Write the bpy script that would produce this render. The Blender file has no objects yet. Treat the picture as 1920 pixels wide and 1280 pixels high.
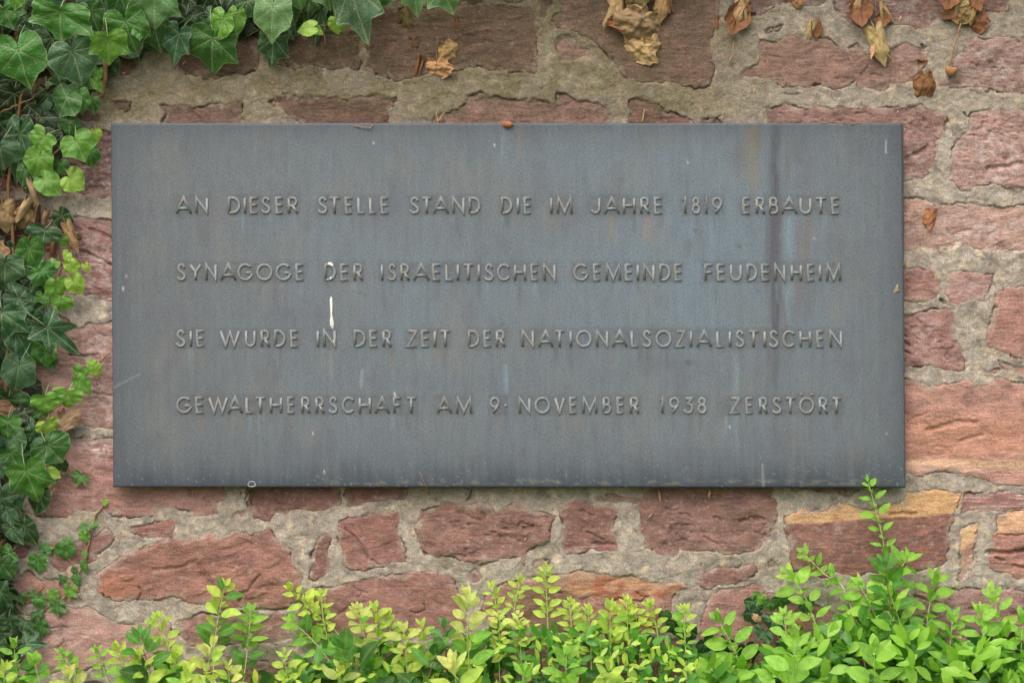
import bpy, math, random
import numpy as np
from mathutils import Vector, Matrix

scene = bpy.context.scene
C = scene.collection
R = math.radians

# ------------------------------------------------------------------ camera, world, sun, exposure
D = 4.0            # camera distance from the wall face (wall face is the plane y = 0)
ZC = 1.39          # camera height
cam_d = bpy.data.cameras.new('camera')
cam = bpy.data.objects.new('camera', cam_d); C.objects.link(cam)
cam.location = (0, -D, ZC); cam.rotation_euler = (R(90), 0, 0)
cam_d.sensor_width = 36; cam_d.lens = 36 * D / 1.92
cam_d.clip_start = 0.1; cam_d.clip_end = 2000
cam_d.dof.use_dof = True; cam_d.dof.focus_distance = D - 0.03; cam_d.dof.aperture_fstop = 3.0
scene.camera = cam

SUN_EL, SUN_AZ = 52, (-0.42, -0.90)
world = bpy.data.worlds.new('World'); scene.world = world; world.use_nodes = True
wn = world.node_tree.nodes; wl = world.node_tree.links
sky = wn.new('ShaderNodeTexSky'); sky.sky_type = 'NISHITA'; sky.sun_disc = False
sky.sun_elevation = R(SUN_EL); sky.sun_rotation = math.atan2(SUN_AZ[0], SUN_AZ[1])
sky.air_density = 1.0; sky.dust_density = 6.0; sky.ozone_density = 0.6
bg = wn['Background']; bg.inputs['Strength'].default_value = 0.15
wl.new(sky.outputs[0], bg.inputs['Color'])

sun_d = bpy.data.lights.new('sun', 'SUN'); sun_d.energy = 1.0; sun_d.angle = R(60); sun_d.color = (1.0, 0.965, 0.93)
sun = bpy.data.objects.new('sun', sun_d); C.objects.link(sun)
az = Vector((SUN_AZ[0], SUN_AZ[1], 0)).normalized()
sv = Vector((az.x * math.cos(R(SUN_EL)), az.y * math.cos(R(SUN_EL)), math.sin(R(SUN_EL))))
sun.rotation_euler = sv.to_track_quat('Z', 'Y').to_euler(); sun.location = (0, -3, 6)

scene.view_settings.view_transform = 'Standard'
scene.view_settings.look = 'None'; scene.view_settings.gamma = 1.0
scene.view_settings.use_curve_mapping = False
scene.view_settings.exposure = 0.54

rng = random.Random(7)
nrg = np.random.RandomState(11)

# ------------------------------------------------------------------ helpers
def P(px, py, y=0.0):
    """a point of the wall picture, at depth y (negative = towards the viewer)"""
    k = (D + y) / D
    return Vector(((px - 960) / 1000 * k, y, ZC + (640 - py) / 1000 * k))

def lin(c):
    c = np.asarray(c, float) / 255.0
    return np.where(c <= 0.04045, c / 12.92, ((c + 0.055) / 1.055) ** 2.4)

_perm = {}
def perlin(x, y, seed=0):
    if seed not in _perm:
        r = np.random.RandomState(seed + 100)
        a = r.rand(256) * 2 * np.pi
        _perm[seed] = (r.permutation(256), np.cos(a), np.sin(a))
    p, gx, gy = _perm[seed]
    x = np.asarray(x, float); y = np.asarray(y, float)
    xi = np.floor(x).astype(int); yi = np.floor(y).astype(int)
    xf = x - xi; yf = y - yi
    u = xf * xf * xf * (xf * (xf * 6 - 15) + 10); v = yf * yf * yf * (yf * (yf * 6 - 15) + 10)
    def g(ix, iy, dx, dy):
        h = p[(p[ix & 255] + iy) & 255]
        return gx[h] * dx + gy[h] * dy
    a = g(xi, yi, xf, yf); b = g(xi + 1, yi, xf - 1, yf)
    c = g(xi, yi + 1, xf, yf - 1); d = g(xi + 1, yi + 1, xf - 1, yf - 1)
    return 1.5 * ((a + (b - a) * u) + ((c + (d - c) * u) - (a + (b - a) * u)) * v)

def fbm(x, y, seed=0, octv=4, gain=0.5):
    s = 0; a = 1; t = 0
    for i in range(octv):
        s = s + a * perlin(x * 2 ** i, y * 2 ** i, seed + i * 7); t += a; a *= gain
    return s / t

def sstep(a, b, x):
    t = np.clip((x - a) / (b - a), 0, 1)
    return t * t * (3 - 2 * t)

def link(o, parent=None):
    C.objects.link(o)
    if parent is not None: o.parent = parent
    return o

def tag(o, label=None, cat=None, group=None, kind=None):
    if label: o['label'] = label
    if cat: o['category'] = cat
    if group: o['group'] = group
    if kind: o['kind'] = kind
    return o

def empty(name, loc=(0, 0, 0)):
    o = bpy.data.objects.new(name, None); o.location = loc; o.empty_display_size = 0.05
    C.objects.link(o); return o

def np_mesh(name, V, F, smooth=True, attrs=None):
    """V (n,3), F (m,3|4) int arrays -> mesh; attrs {name: (n,) or (n,3)}"""
    me = bpy.data.meshes.new(name)
    V = np.asarray(V, np.float32); F = np.asarray(F, np.int32)
    k = F.shape[1]
    me.vertices.add(len(V)); me.vertices.foreach_set('co', V.ravel())
    me.loops.add(F.size); me.loops.foreach_set('vertex_index', F.ravel())
    me.polygons.add(len(F))
    me.polygons.foreach_set('loop_start', np.arange(0, F.size, k, dtype=np.int32))
    me.polygons.foreach_set('loop_total', np.full(len(F), k, dtype=np.int32))
    if smooth: me.polygons.foreach_set('use_smooth', np.ones(len(F), dtype=bool))
    for an, av in (attrs or {}).items():
        av = np.asarray(av, np.float32)
        if av.ndim == 2:
            at = me.attributes.new(an, 'FLOAT_COLOR', 'POINT')
            buf = np.ones((len(V), 4), np.float32); buf[:, :3] = av
            at.data.foreach_set('color', buf.ravel())
        else:
            at = me.attributes.new(an, 'FLOAT', 'POINT'); at.data.foreach_set('value', av.ravel())
    me.update(calc_edges=True); me.validate()
    return me

class MB:
    """collects tubes / boxes / faces into one mesh"""
    def __init__(s): s.v = []; s.f = []
    def tube(s, pts, rad, n=6):
        pts = [Vector(p) for p in pts]
        if not hasattr(rad, '__len__'): rad = [rad] * len(pts)
        base = len(s.v); up = Vector((0.13, 1, 0.21))
        for i, p in enumerate(pts):
            t = (pts[min(i + 1, len(pts) - 1)] - pts[max(i - 1, 0)])
            if t.length < 1e-9: t = Vector((0, 0, 1))
            t.normalize(); a = t.cross(up)
            if a.length < 1e-4: a = t.cross(Vector((1, 0, 0)))
            a.normalize(); b = t.cross(a)
            for j in range(n):
                w = 2 * math.pi * j / n
                s.v.append(p + (a * math.cos(w) + b * math.sin(w)) * rad[i])
        for i in range(len(pts) - 1):
            for j in range(n):
                q = base + i * n; k = (j + 1) % n
                s.f.append((q + j, q + k, q + n + k, q + n + j))
        s.f.append(tuple(base + j for j in reversed(range(n))))
        e = base + (len(pts) - 1) * n
        s.f.append(tuple(e + j for j in range(n)))
    def box(s, c, d):
        b = len(s.v)
        for x in (-1, 1):
            for y in (-1, 1):
                for z in (-1, 1):
                    s.v.append(Vector((c[0] + x * d[0] / 2, c[1] + y * d[1] / 2, c[2] + z * d[2] / 2)))
        for q in ((0, 1, 3, 2), (4, 6, 7, 5), (0, 4, 5, 1), (2, 3, 7, 6), (0, 2, 6, 4), (1, 5, 7, 3)):
            s.f.append(tuple(b + i for i in q))
    def mesh(s, name, smooth=True):
        me = bpy.data.meshes.new(name); me.from_pydata([tuple(p) for p in s.v], [], s.f)
        if smooth: me.polygons.foreach_set('use_smooth', [True] * len(me.polygons))
        me.update(); return me
    def build(s, name, mat, parent=None, smooth=True):
        me = s.mesh(name, smooth); me.materials.append(mat)
        return link(bpy.data.objects.new(name, me), parent)

# ------------------------------------------------------------------ materials
def mat_new(name):
    m = bpy.data.materials.new(name); m.use_nodes = True
    nt = m.node_tree; return m, nt, nt.nodes, nt.links, nt.nodes['Principled BSDF']

def N(nt, t, **kw):
    n = nt.nodes.new(t)
    for k, v in kw.items():
        if k.startswith('i_'): n.inputs[k[2:].replace('_', ' ')].default_value = v
        else: setattr(n, k, v)
    return n

def mixc(nt, fac, a, b, mode='MIX'):
    n = nt.nodes.new('ShaderNodeMix'); n.data_type = 'RGBA'; n.blend_type = mode
    for sock, v in ((n.inputs[0], fac), (n.inputs[6], a), (n.inputs[7], b)):
        if hasattr(v, 'is_linked'): nt.links.new(v, sock)
        else: sock.default_value = v if not isinstance(v, tuple) or len(v) == 4 else (*v, 1)
    return n.outputs[2]

def math_n(nt, op, a, b=None, clamp=False):
    n = nt.nodes.new('ShaderNodeMath'); n.operation = op; n.use_clamp = clamp
    for s, v in ((n.inputs[0], a), (n.inputs[1], b)):
        if v is None: continue
        if hasattr(v, 'is_linked'): nt.links.new(v, s)
        else: s.default_value = v
    return n.outputs[0]

def noise(nt, vec, scale, detail=4, rough=0.6):
    n = nt.nodes.new('ShaderNodeTexNoise'); n.inputs['Scale'].default_value = scale
    n.inputs['Detail'].default_value = detail; n.inputs['Roughness'].default_value = rough
    nt.links.new(vec, n.inputs['Vector']); return n.outputs['Fac']

def mapping(nt, vec, sc):
    n = nt.nodes.new('ShaderNodeMapping'); n.inputs['Scale'].default_value = sc
    nt.links.new(vec, n.inputs['Vector']); return n.outputs[0]

def ramp(nt, fac, a, b, ca=(0, 0, 0, 1), cb=(1, 1, 1, 1)):
    n = nt.nodes.new('ShaderNodeValToRGB'); e = n.color_ramp.elements
    e[0].position = a; e[0].color = ca; e[1].position = b; e[1].color = cb
    nt.links.new(fac, n.inputs[0]); return n.outputs[0]

def bump(nt, h, strength, dist, normal=None):
    n = nt.nodes.new('ShaderNodeBump'); n.inputs['Strength'].default_value = strength
    n.inputs['Distance'].default_value = dist; nt.links.new(h, n.inputs['Height'])
    if normal is not None: nt.links.new(normal, n.inputs['Normal'])
    return n.outputs[0]

def stone_material(name, grain, coarse, speck_dark, speck_light, aniso=(0.5, 1, 1.7)):
    m, nt, nodes, links, bs = mat_new(name)
    tc = nodes.new('ShaderNodeTexCoord').outputs['Object']
    at = N(nt, 'ShaderNodeAttribute', attribute_name='col').outputs['Color']
    bed = mapping(nt, tc, aniso)
    n1 = noise(nt, tc, 420, 3, 0.7); n2 = noise(nt, bed, 95, 5, 0.65); n3 = noise(nt, tc, 900, 2, 0.5)
    f1 = ramp(nt, n1, 0.28, 0.72, (0.62, 0.62, 0.62, 1), (1.38, 1.38, 1.38, 1))
    c = mixc(nt, 1.0, at, f1, 'MULTIPLY')
    f2 = ramp(nt, n2, 0.3, 0.7, (0.80, 0.78, 0.77, 1), (1.2, 1.2, 1.21, 1))
    c = mixc(nt, 1.0, c, f2, 'MULTIPLY')
    sd = ramp(nt, noise(nt, tc, 330, 2, 0.5), 0.62, 0.74); sd = math_n(nt, 'MULTIPLY', sd, 0.7); c = mixc(nt, sd, c, speck_dark)
    sl = ramp(nt, noise(nt, mapping(nt, tc, (1, 1.3, 1.1)), 380, 2, 0.5), 0.64, 0.72); c = mixc(nt, math_n(nt, 'MULTIPLY', sl, 0.4), c, speck_light)
    links.new(c, bs.inputs['Base Color'])
    bs.inputs['Roughness'].default_value = 0.92; bs.inputs['Specular IOR Level'].default_value = 0.25
    b = bump(nt, n2, 1.0, coarse); b = bump(nt, n1, 0.9, grain, b); b = bump(nt, n3, 0.6, grain * 0.4, b)
    links.new(b, bs.inputs['Normal'])
    return m

MAT_STONE = stone_material('sandstone', 0.0012, 0.0026, (0.075, 0.04, 0.032, 1), (0.42, 0.30, 0.25, 1))
MAT_MORTAR = stone_material('lime_mortar', 0.0014, 0.0022, (0.10, 0.09, 0.07, 1), (0.52, 0.49, 0.42, 1), (1, 1, 1.1))

def leaf_material(name, rough, trans, vein_col, vein_amt, coat=0.0):
    m, nt, nodes, links, bs = mat_new(name)
    tc = nodes.new('ShaderNodeTexCoord').outputs['Object']
    oi = nodes.new('ShaderNodeObjectInfo')
    at = nodes.new('ShaderNodeAttribute'); at.attribute_name = 'vein'
    ed = nodes.new('ShaderNodeAttribute'); ed.attribute_name = 'edge'
    # every leaf is offset by its own random number so that no two carry the same blotches
    add = nodes.new('ShaderNodeVectorMath'); add.operation = 'ADD'
    comb = nodes.new('ShaderNodeCombineXYZ'); rr = math_n(nt, 'MULTIPLY', oi.outputs['Random'], 57.0)
    links.new(rr, comb.inputs[0]); links.new(rr, comb.inputs[2])
    links.new(tc, add.inputs[0]); links.new(comb.outputs[0], add.inputs[1]); v = add.outputs[0]
    n1 = noise(nt, v, 3.2, 4, 0.6); n2 = noise(nt, v, 22, 3, 0.6)
    f = ramp(nt, n1, 0.3, 0.7, (0.74, 0.78, 0.72, 1), (1.25, 1.2, 1.2, 1))
    c = mixc(nt, 1.0, oi.outputs['Color'], f, 'MULTIPLY')
    c = mixc(nt, 1.0, c, ramp(nt, n2, 0.3, 0.7, (0.88, 0.9, 0.86, 1), (1.1, 1.1, 1.1, 1)), 'MULTIPLY')
    va = math_n(nt, 'MULTIPLY', at.outputs['Fac'], vein_amt, True)
    light = mixc(nt, 0.6, c, vein_col)
    c = mixc(nt, va, c, light)
    spot = ramp(nt, noise(nt, v, 9, 2, 0.5), 0.70, 0.76); c = mixc(nt, math_n(nt, 'MULTIPLY', spot, 0.5), c, (0.16, 0.13, 0.04))
    e1 = math_n(nt, 'GREATER_THAN', ed.outputs['Fac'], 0.965); c = mixc(nt, math_n(nt, 'MULTIPLY', e1, 0.35), c, vein_col)
    links.new(c, bs.inputs['Base Color'])
    rg = math_n(nt, 'ADD', math_n(nt, 'MULTIPLY', n2, 0.18), rough - 0.09); links.new(rg, bs.inputs['Roughness'])
    bs.inputs['Specular IOR Level'].default_value = 0.5
    bs.inputs['Coat Weight'].default_value = coat; bs.inputs['Coat Roughness'].default_value = 0.3
    b = bump(nt, n2, 0.35, 0.02); links.new(b, bs.inputs['Normal'])
    tr = nodes.new('ShaderNodeBsdfTranslucent')
    tcol = mixc(nt, 1.0, c, (1.25, 1.35, 0.55, 1), 'MULTIPLY'); links.new(tcol, tr.inputs['Color'])
    mx = nodes.new('ShaderNodeMixShader'); mx.inputs[0].default_value = trans
    links.new(bs.outputs[0], mx.inputs[1]); links.new(tr.outputs[0], mx.inputs[2])
    links.new(mx.outputs[0], nodes['Material Output'].inputs['Surface'])
    return m

MAT_IVY = leaf_material('ivy_leaf', 0.38, 0.14, (0.40, 0.50, 0.27, 1), 1.0, 0.22)
MAT_SHRUB = leaf_material('shrub_leaf', 0.42, 0.42, (0.56, 0.68, 0.30, 1), 0.30, 0.0)

def dead_material():
    m, nt, nodes, links, bs = mat_new('dry_leaf')
    tc = nodes.new('ShaderNodeTexCoord').outputs['Object']
    oi = nodes.new('ShaderNodeObjectInfo'); geo = nodes.new('ShaderNodeNewGeometry')
    at = nodes.new('ShaderNodeAttribute'); at.attribute_name = 'vein'
    n1 = noise(nt, tc, 4, 5, 0.65)
    rust = (0.29, 0.135, 0.065, 1)
    a = mixc(nt, 1.0, oi.outputs['Color'], ramp(nt, n1, 0.3, 0.7, (0.80, 0.79, 0.77, 1), (1.22, 1.22, 1.22, 1)), 'MULTIPLY')
    c = mixc(nt, geo.outputs['Backfacing'], a, mixc(nt, n1, rust, (0.20, 0.095, 0.05, 1)))
    c = mixc(nt, math_n(nt, 'MULTIPLY', at.outputs['Fac'], 0.3, True), c, (0.26, 0.15, 0.07, 1))
    links.new(c, bs.inputs['Base Color']); bs.inputs['Roughness'].default_value = 0.7
    bs.inputs['Specular IOR Level'].default_value = 0.25
    links.new(bump(nt, n1, 0.25, 0.05), bs.inputs['Normal'])
    tr = nodes.new('ShaderNodeBsdfTranslucent'); links.new(c, tr.inputs['Color'])
    mx = nodes.new('ShaderNodeMixShader'); mx.inputs[0].default_value = 0.15
    links.new(bs.outputs[0], mx.inputs[1]); links.new(tr.outputs[0], mx.inputs[2])
    links.new(mx.outputs[0], nodes['Material Output'].inputs['Surface'])
    return m
MAT_DEAD = dead_material()

def plain(name, col, rough=0.8, var=0.25, scale=60, metallic=0.0):
    m, nt, nodes, links, bs = mat_new(name)
    tc = nodes.new('ShaderNodeTexCoord').outputs['Object']
    n1 = noise(nt, tc, scale, 5, 0.65)
    c = mixc(nt, 1.0, (*col, 1), ramp(nt, n1, 0.3, 0.7, (1 - var,) * 3 + (1,), (1 + var,) * 3 + (1,)), 'MULTIPLY')
    links.new(c, bs.inputs['Base Color']); bs.inputs['Roughness'].default_value = rough
    bs.inputs['Metallic'].default_value = metallic
    links.new(bump(nt, n1, 0.5, 0.002), bs.inputs['Normal'])
    return m
MAT_STEM = plain('woody_stem', tuple(lin((128, 98, 62))), 0.85, 0.35, 150)
MAT_TWIG = plain('dry_twig', tuple(lin((150, 118, 84))), 0.85, 0.3, 150)
MAT_GSTEM = plain('green_stem', tuple(lin((168, 188, 118))), 0.6, 0.2, 150)
MAT_BARK = plain('shrub_bark', tuple(lin((92, 72, 60))), 0.9, 0.4, 120)
MAT_SOIL = plain('soil', tuple(lin((88, 74, 58))), 0.95, 0.35, 12)
MAT_GRASS = plain('grass_ground', tuple(lin((86, 98, 52))), 0.95, 0.35, 6)
MAT_WHITE = plain('dried_dropping', (0.72, 0.72, 0.66), 0.7, 0.12, 180)
MAT_LITTER = plain('dry_chaff', tuple(lin((196, 148, 112))), 0.8, 0.3, 90)
MAT_RUBBLE = plain('wall_core', tuple(lin((110, 98, 84))), 0.95, 0.3, 20)

def plaque_material(name, letter=False):
    m, nt, nodes, links, bs = mat_new(name)
    tc = nodes.new('ShaderNodeTexCoord').outputs['Object']
    n1 = noise(nt, tc, 380, 2, 0.5); n2 = noise(nt, mapping(nt, tc, (1, 1, 0.35)), 60, 4, 0.6)
    if letter:
        nz = noise(nt, tc, 26, 3, 0.6)
        base = mixc(nt, ramp(nt, nz, 0.40, 0.66), tuple(lin((126, 137, 140))), tuple(lin((124, 122, 118))))
        base = mixc(nt, ramp(nt, noise(nt, tc, 90, 2, 0.5), 0.66, 0.74), base, tuple(lin((146, 126, 100))))
    else:
        base = N(nt, 'ShaderNodeAttribute', attribute_name='col').outputs['Color']
    c = mixc(nt, 1.0, base, ramp(nt, n2, 0.3, 0.7, (0.93, 0.93, 0.93, 1), (1.07, 1.07, 1.07, 1)), 'MULTIPLY')
    c = mixc(nt, 1.0, c, ramp(nt, n1, 0.3, 0.7, (0.76, 0.76, 0.78, 1), (1.24, 1.24, 1.23, 1)), 'MULTIPLY')
    dk = ramp(nt, n1, 0.62, 0.70); c = mixc(nt, math_n(nt, 'MULTIPLY', dk, 0.0 if letter else 0.0), c, (0.07, 0.08, 0.09))
    pk = ramp(nt, noise(nt, mapping(nt, tc, (1.1, 1, 1)), 300, 1, 0.5), 0.64, 0.72)
    c = mixc(nt, math_n(nt, 'MULTIPLY', pk, 0.5), c, (0.06, 0.065, 0.075))
    links.new(c, bs.inputs['Base Color'])
    bs.inputs['Metallic'].default_value = 0.15
    bs.inputs['Roughness'].default_value = 0.60 if not letter else 0.62
    bs.inputs['Specular IOR Level'].default_value = 0.4
    links.new(bump(nt, n1, 0.25, 0.0006, bump(nt, n2, 0.2, 0.002)), bs.inputs['Normal'])
    return m
MAT_PLATE = plaque_material('patinated_bronze'); MAT_LETTER = plaque_material('worn_bronze_letter', True)
# ------------------------------------------------------------------ ground
GZ = 0.0
def make_ground():
    n = 90
    xs = np.concatenate([np.linspace(-600, -6, 24), np.linspace(-5.5, 5.5, 60), np.linspace(6, 600, 24)])
    ys = np.concatenate([np.linspace(-600, -8, 24), np.linspace(-7.6, 0.3, 50), np.linspace(1, 600, 20)])
    X, Y = np.meshgrid(xs, ys, indexing='ij')
    Z = 0.03 * fbm(X * 0.6, Y * 0.6, 3) * (np.hypot(X, Y) < 12)
    V = np.stack([X, Y, Z], -1).reshape(-1, 3)
    a, b = X.shape; i = np.arange(a * b).reshape(a, b)
    F = np.stack([i[:-1, :-1], i[1:, :-1], i[1:, 1:], i[:-1, 1:]], -1).reshape(-1, 4)
    me = np_mesh('ground', V, F); me.materials.append(MAT_GRASS)
    tag(link(bpy.data.objects.new('ground', me)), kind='structure')
    # bed of bare soil along the foot of the wall
    xs = np.linspace(-2.6, 2.6, 90); ys = np.linspace(-1.1, 0.0, 26)
    X, Y = np.meshgrid(xs, ys, indexing='ij')
    Z = 0.055 + 0.025 * fbm(X * 5, Y * 5, 5) - 0.09 * sstep(-0.9, -1.1, Y + 0.06 * perlin(X * 2, Y, 9))
    V = np.stack([X, Y, Z], -1).reshape(-1, 3)
    a, b = X.shape; i = np.arange(a * b).reshape(a, b)
    F = np.stack([i[:-1, :-1], i[1:, :-1], i[1:, 1:], i[:-1, 1:]], -1).reshape(-1, 4)
    me = np_mesh('soil_bed', V, F); me.materials.append(MAT_SOIL)
    tag(link(bpy.data.objects.new('soil_bed', me)), kind='structure')
make_ground()

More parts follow.
